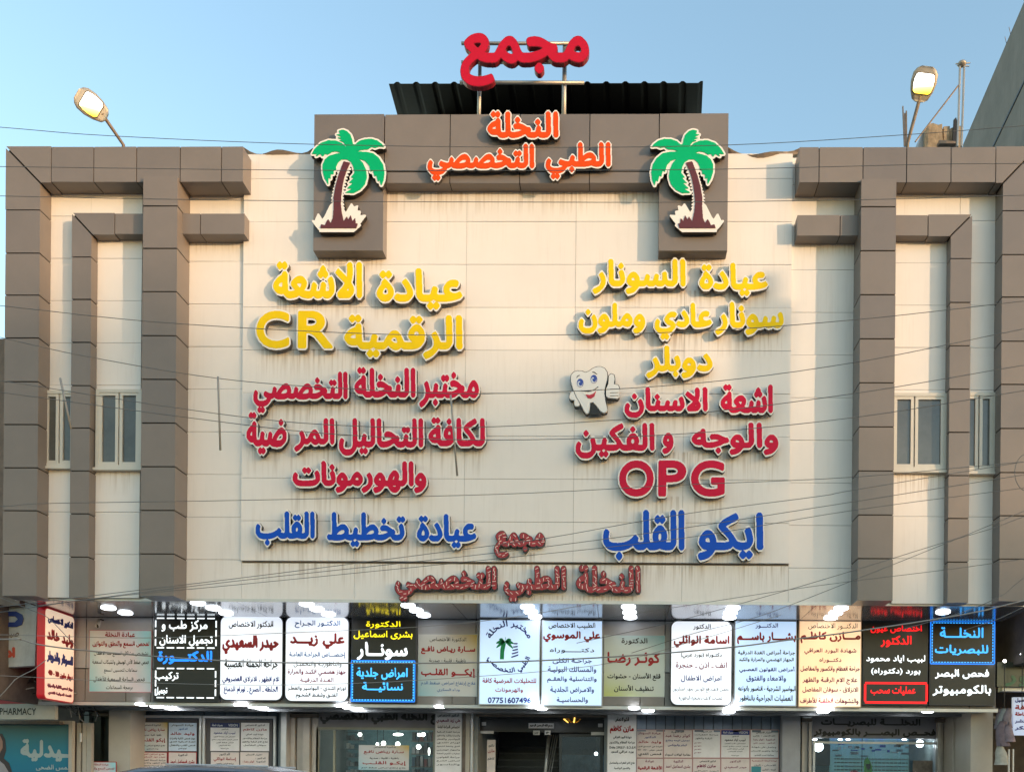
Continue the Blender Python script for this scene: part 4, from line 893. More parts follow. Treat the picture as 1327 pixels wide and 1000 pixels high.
poster('small white poster with a red name, top right in the right cabinet', 312.5, 349, 936, 972.5, P_PAPER, [('الدكتور الاختصاص', .15, .85, .05, .13, 'k'), ('مازن كاظم', .08, .92, .19, .31, 'r'), ('شهادة البورد العراقي', .18, .8, .38, .46, 'k'), ('جراحة العظام والكسور', .06, .94, .52, .6, 'k'), ('علاج الام الرقبة والظهر', .04, .96, .64, .72, 'k'), ('سوفان المفاصل', .1, .9, .76, .83, 'k')])
poster('small cream poster with an orange name, bottom left in the right cabinet', 273.5, 310, 974, 1010, P_PINK, [('الدكتور', .3, .68, .03, .13, 'k'), ('إسامة الوائلي', .1, .9, .18, .34, 'r'), ('جراحة الراس والعنق', .18, .82, .38, .45, 'k'), ('انف اذن حنجرة', .05, .95, .49, .57, 'k')])
poster('small cream poster listing dentists, bottom right in the right cabinet', 311.5, 348, 974, 1010, P_PINK, [('اختيار الاسنان', .2, .78, .05, .13, 'k'), ('الدكتور :', .55, .9, .18, .26, 'k'), ('كوثر رضا :', .1, .5, .3, .39, 'r'), ('الدكتورة', .58, .9, .3, .38, 'k'), ('زراعة وتقويم', .1, .9, .48, .56, 'n')])
poster('partly hidden hearing clinic poster low on the wall left of the beige column', 113.5, 150.5, 987, 1020, P_TEAL, [('عيادة النخلة', .25, .75, .05, .14, 'r'), ('لفحص السمع والنطق', .05, .95, .2, .32, 'r')], y=2.8, edge=RE)
# folded steel shutters
def folded(label, px0, px1, n, y, m):
    t = thing('folded_shutter', label, 'shutter', 'folded steel shutters'); x0, x1 = SX(px0, y), SX(px1, y); w = (x1 - x0) / n
    for k in range(n):
        yo = y + (.09 if k % 2 else 0)
        box('shutter_leaf', x0 + k * w + .008, x0 + (k + 1) * w - .008, yo, yo + .12, ZG + .02, ZL - .11, m, t)
    box('shutter_rail', x0, x1, y - .02, y + .2, ZL - .1, ZL - .03, RUST, t)
folded('folded beige shutter leaves beside the right poster cabinet', 373, 411, 4, YS - .1, SHUT)
folded('narrow folded shutter leaves between the optician and the beige columns', 1215, 1234, 4, YS - .2, SHUT)
folded('folded shutter leaves left of the optician window', 1039, 1052.5, 3, YS - .1, SHUT)
folded('dark folded leaves at the left corner next to the pharmacy', 100, 141, 4, YS + .1, mat('dark_green_leaf', (.07, .08, .06), rough=.6, var=.2))
# --- glass shop with the Arabic fascia
YG = YS + .05
box('shop_fascia', SX(411), SX(565), YS, YS + .12, SZ(944), ZL, mat('fascia_grey', (.20, .19, .19), rough=.5, var=.1), S_)
q0 = P(412, 941, YS - .01); q1 = P(563, 921, YS - .01)
lettering('مجمع النخلة الطبي التخصصي', SX(415), SX(592), SZ(940), SZ(922), YS - .014, INK['k'], S_, bold=.05)
frame_rect('window_frame', 411, 565, 944, .3, YG, .05, mat('green_frame', (.30, .30, .22), rough=.5), S_)
box('window_pane', SX(412) + .05, SX(564) - .05, YG - .03, YG - .022, .36, SZ(948), GLS, S_)
box('window_mullion', SX(432), SX(434.5), YG - .06, YG, .36, SZ(948), MATS['green_frame'], S_)
SIG = thing('wall_shelf_unit', 'glass shelf unit with goods inside the glass shop', 'shelf')
for k in range(9): box('shelf', SX(446, 5.2), SX(470, 5.2), 5.2, 5.5, 1.0 + k * .2, 1.015 + k * .2, mat('shelf_glass', (.25, .32, .33), rough=.2), SIG)
for k in range(8):
    for j in range(4): box('boxed_goods', SX(448 + j * 5.5, 5.2), SX(448 + j * 5.5 + 3.5 + random.random(), 5.2), 5.25, 5.35, 1.016 + k * .2, 1.016 + k * .2 + random.uniform(.06, .13), random.choice([GREYW, mat('goods_teal', (.08, .22, .28)), mat('goods_dark', (.04, .04, .05)), RIMW]), SIG)
SH2 = thing('wall_shelf_unit', 'tall shelf of dark red and grey folders on the right inside the glass shop', 'shelf')
for k in range(6):
    box('shelf', SX(533, 5.4), SX(566, 5.4), 5.4, 5.7, .9 + k * .3, .92 + k * .3, RUST, SH2)
    for j in range(6): box('folder', SX(534 + j * 5.2, 5.4), SX(537.5 + j * 5.2, 5.4), 5.42, 5.6, .921 + k * .3, .921 + k * .3 + random.uniform(.15, .26), random.choice([mat('folder_red', (.2, .03, .03)), mat('folder_dark', (.05, .05, .06)), mat('folder_blue', (.05, .09, .15)), GREYW]), SH2)
box('interior_wall_panel', SX(434, 5.8), SX(566, 5.8), 5.8, 5.85, .5, ZL, INTEAL, S_)
def bulb(label, px, py, y, r, m=BULB, sc=(1, 1, 1), grp='lamps inside the shops'):
    t = thing('shop_lamp', label, 'lamp', grp); c = P(px, py, y)
    MB().ball(c, r, sc=sc).build('globe', m, t, True); MB().tube([(c.x, c.y, c.z + r * sc[2] * .9), (c.x, c.y, ZL)], .008, 6).build('cord', BLACK, t)
bulb('round white lamp at the left inside the glass shop', 466.5, 951, 4.6, .045); bulb('wide flat ceiling lamp inside the glass shop, under the fascia', 516, 951, 4.8, .09, sc=(1.3, 1, .35))
bulb('small lamp above the heart poster in the glass shop, leftmost of three', 489, 963.5, 5.2, .035); bulb('small lamp above the heart poster in the glass shop, middle of three', 497, 962.5, 5.2, .055); bulb('small lamp above the heart poster in the glass shop, rightmost of three', 515.5, 963.5, 5.2, .055)
bulb('lamp high on the right inside the glass shop, left of a pair', 543, 951.5, 4.9, .04); bulb('lamp high on the right inside the glass shop, right of a pair', 548.5, 951.0, 4.9, .05)
bulb('lower round lamp on the right inside the glass shop', 542.5, 967, 4.9, .055); bulb('slim upright tube lamp on the right inside the glass shop', 556, 973, 4.9, .09, sc=(.25, .25, 1))
poster('heart clinic poster with an ochre corner on the glass shop window', 465, 530, 965, 997, P_OCH, [('الدكتورة الاختصاص', .3, .74, .04, .12, 'k'), ('سـارة ريـاض نافـع', .1, .9, .2, .37, 'r'), ('باطنية - قلبية - صدرية', .22, .8, .48, .57, 'k'), ('إيكـو القلـب', .08, .94, .64, .82, 'r'), ('علاج إرتفاع امراض ضغط الدم', .06, .94, .88, .96, 'k')], y=YG - .035)
poster('tall narrow white poster of dense text left of the dark entrance', 564, 598, 922, 1045, P_PAPER, [('الدكتور الاختصاص', .08, .9, .02, .055, 'k'), ('علي زيد السعيدي', .04, .96, .07, .12, 'm'), ('اختصاص الجراحة العامة', .08, .92, .14, .18, 'k')] + [(q, .06, .94, .2 + k * .038, .222 + k * .038, 'k') for k, q in enumerate(('جراحة الغدة الدرقية', 'والمرارة والكبد والناظور', 'البواسير والفطر', 'اورام الثدي', 'الفتق وشفط الشحوم', 'والجهاز الهضمي', 'عمليات تكميم المعدة', 'جراحة القولون', 'امراض الشرج', 'والناسور'))], y=YS - .14, edge=GREYW)
t = thing('door_frame_post', 'cream steel post pair between the tall narrow poster and the dark entrance', 'post')
for a, b, m in ((599.5, 604, RUST), (604.5, 610, TILEC), (611, 614, ALU)): box('post', SX(a), SX(b), YS - .12, YS, ZG, ZL, m, t)
# --- dark entrance with stairs
EN = thing('staircase', 'dark staircase going up behind the open entrance', 'stairs')
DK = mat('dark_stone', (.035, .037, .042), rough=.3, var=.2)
for k in range(13): 
    zz = .3 + k * .17; yy = 4.3 + k * .22
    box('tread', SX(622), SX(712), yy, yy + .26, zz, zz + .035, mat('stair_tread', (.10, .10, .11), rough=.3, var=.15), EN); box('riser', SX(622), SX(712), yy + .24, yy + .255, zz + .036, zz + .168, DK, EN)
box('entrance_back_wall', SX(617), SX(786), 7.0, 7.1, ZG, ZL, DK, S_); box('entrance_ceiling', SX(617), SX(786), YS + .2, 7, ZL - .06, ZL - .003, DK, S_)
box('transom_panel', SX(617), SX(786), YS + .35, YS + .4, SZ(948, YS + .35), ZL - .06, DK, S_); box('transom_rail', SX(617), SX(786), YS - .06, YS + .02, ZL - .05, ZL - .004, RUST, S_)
t = thing('glass_door', 'dark framed glass door leaf on the right of the entrance', 'door'); x0, x1 = SX(723), SX(781)
zt3 = SZ(950, 4.0); q = MB(); yd = 4.0
q.box(x0, x1, yd, yd + .05, zt3 - .06, zt3).box(x0, x0 + .06, yd, yd + .05, ZG + .03, zt3 - .06).box(x1 - .06, x1, yd, yd + .05, ZG + .03, zt3 - .06).box(x0 + .06, x1 - .06, yd, yd + .05, .9, .97).build('door_frame', mat('door_dark', (.06, .065, .07), rough=.35, metal=.3), t)
box('door_glass', x0 + .06, x1 - .06, yd + .02, yd + .028, .97, zt3 - .06, GLS, t)
box('blue_tiled_wall', SX(728, 5.6), SX(784, 5.6), 5.6, 5.65, .4, SZ(977, 5.6), mat('blue_tile', (.07, .13, .2), rough=.25, var=.35, vscale=9), S_)
t = thing('stair_handrail', 'grey sloping handrail panel in the middle of the dark entrance', 'handrail')
a, b = P(711, 950, 4.6), P(706, 1010, 4.2)
MB().tube([(a.x, a.y, a.z), (b.x, b.y, b.z)], .035, 8).build('rail', ALU, t, True)
for k in range(4): MB().tube([(a.x + .05 + k * .05, 4.7, a.z - .02), (b.x - .05 + k * .05, 4.3, b.z)], .014, 6).build('baluster', STEEL, t)
t = thing('chandelier', 'golden glowing chandelier hanging in the dark entrance', 'chandelier'); c = P(743, 928, 4.0); GOLD = mat('gold', (.8, .45, .08), rough=.25, metal=1.0); GLOW = mat('warm_glow', (1, .6, .12), emit=.55, ecol=(1, .55, .1))
MB().tube([(c.x, 4.0, ZL - .07), (c.x, 4.0, c.z - .12)], .015, 8).build('stem', GOLD, t)
for k in range(9):
    an = 2 * math.pi * k / 9; m = MB(); m.tube([(c.x + r_ * math.cos(an), 4.0 + r_ * math.sin(an), c.z + h_) for r_, h_ in ((.02, -.10), (.12, -.13), (.21, -.06), (.235, .04))], .014, 6).build('arm', GLOW if k % 2 else GOLD, t, True)
    MB().ball((c.x + .235 * math.cos(an), 4.0 + .235 * math.sin(an), c.z + .06), .026, seg=8, ring=5).build('candle_bulb', GLOW, t, True)
MB().ball((c.x, 4.0, c.z - .13), .05, seg=8, ring=5).build('bowl', GOLD, t, True)
def plaque(label, px0, px1, py0, py1, y, txt=None, m=P_PAPER):
    t = thing('small_sign', label, 'sign', 'small plates over the entrance'); a, b = P(px0, py1, y), P(px1, py0, y)
    box('plate', a.x, b.x, y - .02, y, a.z, b.z, m, t)
    if txt: lettering(txt, a.x + .03, b.x - .03, a.z + .018, b.z - .018, y - .024, INK['k'], t, bold=.05)
plaque('long white plate with a line of script over the entrance', 685, 718, 936.5, 943, YS + .33, 'بسم الله الرحمن الرحيم')
plaque('small grey plate below the script plate, left one', 691, 699.5, 946, 951.5, YS + .33, 'اسحب', ALU); plaque('small grey plate below the script plate, right one', 706, 713.5, 946, 951.5, YS + .33, 'ادفع', ALU)
plaque('small blank plate high on the left inside the entrance', 624.5, 630, 935, 939.5, YS + .33, None, ALU); plaque('long blank bracket plate on the left inside the entrance', 622.5, 640, 946.5, 950, YS + .33, None, ALU)
plaque('small blank plate high on the right inside the entrance', 775, 781, 937, 941.5, YS + .33, None, ALU); plaque('long blank bracket plate on the right inside the entrance', 766, 783, 948, 952, YS + .33, None, ALU)
poster('narrow hanging price strip with red print on the left of the entrance', 631, 642, 958, 1012, P_PINK, [('دكتور', .15, .85, .1, .18, 'k'), ('مازن', .1, .9, .22, .32, 'r'), ('كاظم', .1, .9, .42, .5, 'k')], y=YS + .1)
bulb('tiny bright lamp on the right inside the dark entrance', 772.5, 976, 4.3, .04, BULBC)
# --- tall poster and the poster grid
poster('tall white poster with a large red name, right of the entrance', 787, 824, 926, 1060, P_PAPER, [('الدكتور الاختصاص', .26, .74, .02, .07, 'k'), ('مازن كاظم', .08, .92, .1, .18, 'r', .08), ('شهادة البورد العراقي', .2, .84, .2, .235, 'k'), ('جراحة العظام والكسور', .06, .96, .25, .285, 'k'), ('M.B.Ch.B - F.I.B.M.S. Ortho', .06, .98, .3, .325, 'k'), ('بورد عراقي كسور', .12, .92, .34, .375, 'k'), ('علاج الام الفقرات والمفاصل', .06, .96, .45, .48, 'k'), ('والكسور الرياضية', .24, .8, .5, .525, 'k')], y=YS - .16, edge=GREYW)
GXs = [(825.5, 859), (860.5, 896.5), (898, 933), (934.5, 971), (972.5, 1008.5)]
GL = [('red headed clinic poster, first from the left in the upper row of the poster grid', P_PINK, [('عيادة السونار', .04, .92, .07, .17, 'm'), ('الدكتور', .28, .72, .21, .31, 'n'), ('وليد خالد', .04, .93, .37, .5, 'r'), ('العيادة في المجمع الاول', .02, .98, .57, .64, 'k'), ('فحص حوض - 3D - 4D', .02, .98, .69, .76, 'k'), ('فحص الثدي', .06, .94, .82, .95, 'k')], None),
      ('two-part dental poster, second in the upper row of the poster grid', P_PINK, [('الدكتورة', .26, .7, .03, .11, 'k'), ('كوثر رضا عبد', .04, .94, .15, .28, 'm'), ('تجميل الوجه وعلاج', .06, .92, .34, .43, 'n'), ('البشر والبوتكس', .14, .82, .5, .6, 'n'), ('معالجة الهالات السوداء', .04, .95, .85, .95, 'k')], None),
      ('diagram poster with a pale shape, third in the upper row of the grid', P_PAPER, [('الدكتور', .3, .7, .03, .09, 'k'), ('جراحة الفقرات', .06, .94, .14, .2, 'k'), ('الرقبة والظهر', .08, .7, .27, .34, 'k')] + [('الام', .05, .3, .44 + .12 * k, .5 + .12 * k, 'm') for k in range(4)], None),
      ('blue headed optician poster, fourth from the left in the upper row of the grid', P_PAPER, [('بصريات النخلة', .06, .42, .04, .14, 'w'), ('VISION', .62, .94, .04, .13, 'w'), ('الدكتور', .38, .62, .2, .26, 'k'), ('لبيب اياد محمود', .12, .86, .3, .42, 'k'), ('اختصاص طب العيون', .12, .86, .46, .51, 'k'), ('فحص البصر وعلاج العين', .05, .95, .57, .62, 'k'), ('قياس ضغط العين', .2, .8, .66, .71, 'k'), ('الماء الابيض', .25, .75, .75, .8, 'k'), ('علاج الشبكية', .36, .64, .9, .95, 'k')], mat('blue_strip', (.03, .05, .26), rough=.5)),
      ('grey poster listing dentists, rightmost in the upper row of the grid', P_PAPER, [('اختيار الاسنان', .2, .76, .05, .13, 'k'), ('الدكتور : علي', .08, .88, .18, .25, 'k'), ('الدكتورة : كوثر رضا', .1, .88, .31, .39, 'm'), ('الدكتور : حسن علي', .1, .88, .44, .51, 'm'), ('وحاصل على شهادة', .04, .92, .59, .66, 'k'), ('زراعة وتقويم الاسنان', .02, .98, .73, .8, 'k'), ('معالجة تحت التخدير', .14, .84, .88, .95, 'k')], None)]
for (a, b), (lb, fc, ln, hd) in zip(GXs, GL): poster(lb, a, b, 945.5, 981, fc, ln, y=YS - .02, head=hd, edge=mat('pink_edge', (.5, .26, .24), rough=.5))
G2 = [('big orange lettered X-ray clinic poster, first in the lower row of the grid', [('عيادة', .32, .66, .03, .15, 'm'), ('الأشعة الرقمية', .03, .97, .24, .42, 'r', .08)]), ('thin red script name poster, second in the lower row of the grid', [('الدكتورة', .34, .68, .04, .16, 'm'), ('بشرى اسماعيل احمد', .06, .94, .22, .36, 'm')]),
      ('bracket cornered bone clinic poster, third in the lower row of the grid', [('الدكتور الاختصاص', .24, .84, .05, .14, 'k'), ('مازن كاظم', .14, .84, .2, .36, 'm', .08), ('البورد العراقي', .05, .95, .42, .48, 'k')]), ('pale red lettered poster, fourth in the lower row of the grid', [('الدكتور', .3, .68, .05, .15, 'm'), ('حيدر السعيدي', .1, .9, .26, .38, 'm')]),
      ('poster with a small teal picture, rightmost in the lower row of the grid', [('عيادة النخلة التخصصية', .04, .94, .04, .11, 'r'), ('الاسنان - اليزر', .12, .9, .2, .28, 'k'), ('الوجه - الفكين', .42, .9, .36, .44, 'k')])]
for (a, b), (lb, ln) in zip(GXs, G2):
    t = poster(lb, a, b, 982.5, 1018, P_PINK, ln, y=YS - .02, edge=MATS['pink_edge'])
    if 'teal' in lb: q0, q1 = P(973.5, 1001, YS - .02), P(986, 992.5, YS - .02); box('picture', q0.x, q1.x, YS - .038, YS - .033, q0.z, q1.z, mat('teal_print', (.05, .28, .32), rough=.4), t)
# --- optician shop
box('optician_fascia', SX(1053), SX(1214), YS - .02, YS + .1, SZ(956, YS, 1130), SZ(927, YS, 1130), mat('fascia_lilac', (.25, .24, .26), rough=.45, var=.08), S_)
def at_(x, y, yy): p = P(1040 + x / 9.48, 900 + y / 9.48, yy); return p
lettering('النخلـــــة للبصريــــات', P(1063.5, 940, YS).x, P(1192, 940, YS).x, P(1130, 941.5, YS).z, P(1130, 930.5, YS).z, YS - .03, INK['k'], S_, bold=.06)
lettering('فحــص البصــــر بالكومبيوتر', P(1054, 950, YS).x, P(1212, 950, YS).x, P(1130, 954.5, YS).z, P(1130, 943.5, YS).z, YS - .03, INK['k'], S_, bold=.06)
frame_rect('window_frame', 1053, 1214, 957, .3, YG, .045, ALU, S_); box('window_pane', SX(1054) + .05, SX(1213) - .05, YG - .03, YG - .022, .35, SZ(958, YG, 1130), GLS, S_)
OP = thing('eyewear_display_wall', 'teal display wall with added glow and rows of spectacles inside the optician shop', 'display')
yd = 5.4; DT = gradmat('display_teal_glow', [(0, (.10, .24, .20)), (.55, (.16, .34, .33)), (.85, (.20, .40, .52)), (1, (.12, .22, .62))], (0, 0, 1), emit=.10, rough=.35, noise=.5)  # boards emit a little themselves, standing in for brighter shop lighting
for pa_, pb_ in ((1076, 1091), (1092, 1117), (1119, 1133), (1134, 1165), (1166, 1181)): MB().box(SX(pa_, yd), SX(pb_, yd), yd + random.uniform(-.02, .03), yd + .08, .4, ZL - .1).build('display_board', DT, OP)
for k in range(26):
    px_1 = random.uniform(1078, 1180); py_1 = random.uniform(961, 979); p_ = P(px_1, py_1, yd - .05); w_ = random.uniform(.02, .09)
    MB().box(p_.x - w_, p_.x + w_, yd - .09, yd - .05, p_.z - random.uniform(.01, .05), p_.z + .01).build('small_box', random.choice([BLACK, GREYW, RIMW, BLUA, CORR]), OP)
for k in range(3): MB().box(SX(1092, yd), SX(1181, yd), yd - .12, yd - .03, SZ(981 + 9.4 * k, yd, 1130) - .05, SZ(981 + 9.4 * k, yd, 1130) - .035).build('glass_shelf', mat('shelf_glass', (.25, .32, .33)), OP)
gm = None
for r_ in range(6):
    for k in range(18):
        if 6 < k < 9 and r_ > 0: continue
        x = SX(1084 + k * 5.15 + (2 if k > 8 else 0), yd); z = SZ(983 + r_ * 4.7, yd, 1130)
        if gm is None:
            m = MB(); n = 8
            for sx_ in (-.028, .028): m.add([(sx_ + .022 * math.cos(2 * math.pi * q_ / n), -.012, .016 * math.sin(2 * math.pi * q_ / n)) for q_ in range(n)], [tuple(range(n))])
            m.box(-.008, .008, -.016, -.008, -.003, .003).box(-.055, -.049, -.012, 0, -.004, .004).box(.049, .055, -.012, 0, -.004, .004); g0 = m.build('spectacles', BLACK, OP); gm = g0.data; g0.location = (x, yd - .002, z)
        else: g_ = link('spectacles', gm, OP); g_.location = (x, yd - .002, z)
box('shop_side_panel', SX(1184, 5.3), SX(1212, 5.3), 5.3, 5.36, .4, ZL - .2, mat('side_blue', (.12, .2, .3), rough=.4), S_)
box('dark_cabinet', SX(1054, 4.9), SX(1076, 4.9), 4.9, 5.3, SZ(991, 4.9, 1065), SZ(964, 4.9, 1065), BLACK, S_)
box('blue_light_strip', SX(1058, 4.4), SX(1178, 4.4), 4.4, 4.45, ZL - .16, ZL - .12, mat('blue_strip_light', (.1, .25, 1), emit=.5, ecol=(.15, .35, 1)), S_)
bulb('large round lamp at the left inside the optician shop', 1060.5, 967, 4.0, .11, BULBC); bulb('round lamp at the right inside the optician shop', 1192, 963, 4.0, .085, BULBC)
for n_, px in (('leftmost', 1056), ('second', 1089), ('third', 1099), ('rightmost', 1172)): bulb(f'flat ceiling spot under the optician fascia, {n_} of four', px, 957.6, 4.2, .05, BULBC, (1.1, 1, .3))
t = thing('green_arrow_poster', 'bright green upright arrow card inside the optician window', 'poster'); yy = 4.6
def opoly(pts, nm, m, y0, par, th=.01): return MB().prism([(P(1040 + a_ / 9.48, 900 + b_ / 9.48, y0).x, P(1040 + a_ / 9.48, 900 + b_ / 9.48, y0).z) for a_, b_ in pts], y0 - th, y0).build(nm, m, par)
opoly([(755, 1100), (755, 810), (795, 760), (830, 815), (850, 860), (860, 1100)], 'card', mat('card_green', (.08, .42, .03), rough=.4), yy, t); opoly([(775, 850), (835, 840), (832, 905), (800, 915)], 'card_mark', BLACK, yy - .012, t)
t = thing('photo_poster', 'dark portrait style eyewear advert low at the right of the optician window', 'poster'); q0, q1 = P(1181, 1015, 3.6), P(1207, 985, 3.6)
box('advert_sheet', q0.x, q1.x, 3.52, 3.53, q0.z, q1.z, mat('advert_brown', (.16, .12, .09), rough=.4, var=.5, vscale=7), t)
t = thing('display_bust', 'red cloth covered stand low in the optician window', 'stand'); c = P(1107, 1001, 3.9)
MB().ball((c.x, 3.9, c.z - .02), .11, sc=(1.1, .8, .75)).build('cloth_top', mat('red_cloth', (.42, .01, .03), rough=.6), t, True); MB().tube([(c.x, 3.9, .16), (c.x, 3.9, c.z - .05)], [.12, .08], 10).build('stand', BLACK, t, True)
# ================================================================== NEIGHBOUR ON THE LEFT: PHARMACY
N = thing('pharmacy_building', 'dim grimy pharmacy next door on the left with tangled wires under its board', 'building')
xl = X(4); NW = mat('grimy_wall', (.13, .11, .10), rough=.8, var=.3, streak=.5)
box('wall', -16, SX(56, 2.4), 3.6, 8, ZG, ZS + .2, NW, N); box('side_wall', SX(56, 1.9), SX(56, 1.9) + .1, .4, 3.6, SZ(914, 1.9, 60), ZS, NW, N)
box('beam', -16, SX(72, 2.2), 2.3, 2.6, SZ(937, 2.2, 40), SZ(933, 2.2, 40), RUST, N)
box('upper_wall', -16, XL - .35, .6, 7, ZS, 9.4, mat('brick_brown', (.2, .15, .12), rough=.8, var=.3), N)
t = thing('pharmacy_board', 'weathered white board with a thick blue letter and red letters, cut by the left edge', 'sign'); yb = .75
def np_(pts, y): return [(P(a_, b_, y).x, P(a_, b_, y).z) for a_, b_ in pts]
MB().prism(np_([(-25, 772), (10, 773), (38, 782), (48, 786), (45, 862), (-25, 866)], yb), yb, yb + .14).build('board', mat('board_white', (.40, .41, .40), rough=.5, var=.22, vscale=2.5, streak=.6), t)
MB().prism(np_([(-25, 792), (22, 792), (29, 796), (31, 802), (29, 809), (22, 812), (-25, 812), (-25, 806), (20, 806), (24, 802), (20, 798), (-25, 798)], yb), yb - .02, yb - .001).build('blue_letter', mat('navy_letter', (.015, .035, .18), rough=.4), t)
a_, b_ = P(0, 855, yb), P(20, 838, yb); lettering('ادو', a_.x, b_.x, a_.z, b_.z, yb - .01, mat('orange_letter', (.45, .07, .04)), t, bold=.09); a_, b_ = P(-2, 826, yb), P(25, 815, yb); lettering('صيدلية', a_.x, b_.x, a_.z, b_.z, yb - .01, mat('brown_letter', (.12, .08, .06)), t, bold=.02)
t = thing('pharmacy_sign', 'small cream PHARMACY sign under a red swoosh at the left edge', 'sign'); y_ = 1.6
MB().prism(np_([(-30, 892), (45, 892), (52, 905), (56, 913), (71, 913), (71, 931.5), (-30, 931.5)], y_), y_, y_ + .1).build('board', mat('sign_cream', (.42, .41, .36), rough=.4, var=.1), t)
MB().prism(np_([(-30, 892), (46, 893), (49, 904), (40, 911), (-30, 912)], y_), y_ - .012, y_ - .001).build('red_swoosh', mat('swoosh_red', (.35, .02, .03), rough=.4), t)
a_, b_ = P(0, 925.5, y_), P(47, 917, y_); lettering('PHARMACY', a_.x, b_.x, a_.z, b_.z, y_ - .006, INK['k'], t, bold=.02)
t = thing('pharmacy_window', 'blue pharmacy window sticker with white Arabic writing and a woman at its left edge', 'window'); y_ = 2.5
a_, b_ = P(-30, 1040, y_), P(91, 938, y_)
box('sticker_pane', a_.x, b_.x, y_, y_ + .02, a_.z, b_.z, gradmat('sticker_blue', [(0, (.02, .16, .30)), (.6, (.03, .22, .32)), (1, (.06, .16, .16))], (0, 0, 1), rough=.15), t)
MB().box(b_.x + .0, b_.x + .07, y_ - .05, y_ + .05, ZG, b_.z + .07).box(a_.x, b_.x, y_ - .05, y_ + .05, b_.z, b_.z + .07).build('window_frame', TILEC, t)
c_, d_ = P(26, 986, y_), P(125, 957, y_); lettering('ـيدلية', P(27, 970, y_).x, P(90.5, 970, y_).x, P(60, 986, y_).z, P(60, 957, y_).z, y_ - .006, mat('sticker_white', (.38, .46, .46), rough=.4), t, bold=.05); lettering('ـمس الضحى', P(47, 990, y_).x, P(90.5, 990, y_).x, P(60, 998, y_).z, P(60, 990, y_).z, y_ - .006, MATS['sticker_white'], t, bold=.04)
MB().prism(np_([(-30, 1040), (-30, 950), (3, 950), (7, 958), (8, 972), (5, 982), (12, 988), (16, 1000), (16, 1040)], y_), y_ - .010, y_ - .004).build('woman_print', mat('print_hair', (.05, .04, .04)), t)
MB().prism(np_([(-10, 955), (1, 953), (4, 960), (4, 968), (0, 976), (-10, 976)], y_), y_ - .016, y_ - .011).build('woman_print', mat('print_skin', (.34, .2, .15)), t)
MB().prism(np_([(-30, 990), (0, 985), (6, 990), (13, 1002), (13, 1040), (-30, 1040)], y_), y_ - .016, y_ - .011).build('woman_print', mat('print_cloth', (.34, .32, .34)), t)
t = thing('steel_door_post', 'cream steel door posts with a hinge between the pharmacy window and dark leaves', 'post')
for a_, b_, m in ((92.5, 97, mat('brown_steel', (.16, .10, .08), rough=.5)), (99.5, 104.5, TILEC), (107, 112, TILEC), (112.5, 118, SHUT)): box('post', SX(a_, 2.6), SX(b_, 2.6), 2.6, 2.7, ZG, SZ(936, 2.6, 105), m, t)
c = P(104.8, 955, 2.58); MB().tube([(c.x, 2.58, c.z - .09), (c.x, 2.58, c.z + .09)], .025, 8).build('hinge', ALU, t)
# ================================================================== NEIGHBOUR ON THE RIGHT: CLOTHES SHOP
N = thing('clothes_shop', 'cluttered clothes shop next door at the right edge', 'building')
xr = SX(1290, 1.9); box('wall', xr + .02, 16, 6.5, 8, ZG, ZS + .5, NW, N); box('upper_wall', xr + .15, 16, 1.0, 7, SZ(857, 1.0, 1310), ZS + .6, NW, N); box('shop_beam', xr, 16, 1.6, 1.8, SZ(895, 1.6, 1310), SZ(889, 1.6, 1310), ALU, N)
t = thing('green_letter_sign', 'dark glass sign with green letters at the right edge', 'sign'); y_ = 1.5
a_, b_ = P(1292, 889, y_), P(1372, 858, y_); box('sign_panel', a_.x, b_.x, y_, y_ + .08, a_.z, b_.z, mat('dark_green_glass', (.05, .06, .045), rough=.2, var=.2), t)
lettering('نور', P(1302, 870, y_).x, P(1348, 870, y_).x, P(1310, 889, y_).z, P(1310, 868, y_).z, y_ - .012, mat('green_letter', (.03, .14, .07), rough=.3), t, bold=.05)
bulb('small lamp above the green letters at the right edge', 1302, 856, 1.2, .03); bulb('cool ceiling lamp at the far right edge', 1325, 847, 1.2, .04, BULBC)
t = thing('screen_sign', 'white and red lit text screen at the right edge', 'sign'); y_ = 1.9
a_, b_ = P(1313, 952, y_), P(1349, 903, y_); box('screen_case', a_.x, b_.x, y_, y_ + .08, a_.z, b_.z, mat('screen_white', (.6, .68, .85), rough=.3, emit=.08, ecol=(.6, .7, 1)), t)
for k, (s_, c_) in enumerate((('والتفصيل', 'n'), ('كافة', 'r'), ('الخياطة', 'r'), ('الكتشر', 'n'), ('عيكر', 'n'))): lettering(s_, P(1315, 930, y_).x, P(1338, 930, y_).x, P(1320, 910 + k * 9, y_).z, P(1320, 904 + k * 9, y_).z, y_ - .008, INK[c_], t, bold=.07)
CLs = [('grey-mauve coat hanging outside the clothes shop, leftmost of the upper row', 1290, 1300, 918, 944, (.2, .17, .19)), ('pale teal top hanging outside the clothes shop, behind the mauve coat', 1294, 1304, 918, 938, (.26, .28, .28)), ('dusky mauve shirt hanging on the upper rail, right of the pale top', 1300, 1311, 918, 942, (.22, .18, .2)),
       ('large mauve dress hanging lower at the right edge', 1292, 1307, 934, 966, (.17, .13, .15)), ('mauve patterned blouse hanging beside the large dress', 1302, 1313, 938, 961, (.25, .19, .21)), ('pale cream dress hanging lowest at the right edge', 1290, 1304, 966, 991, (.42, .40, .34))]
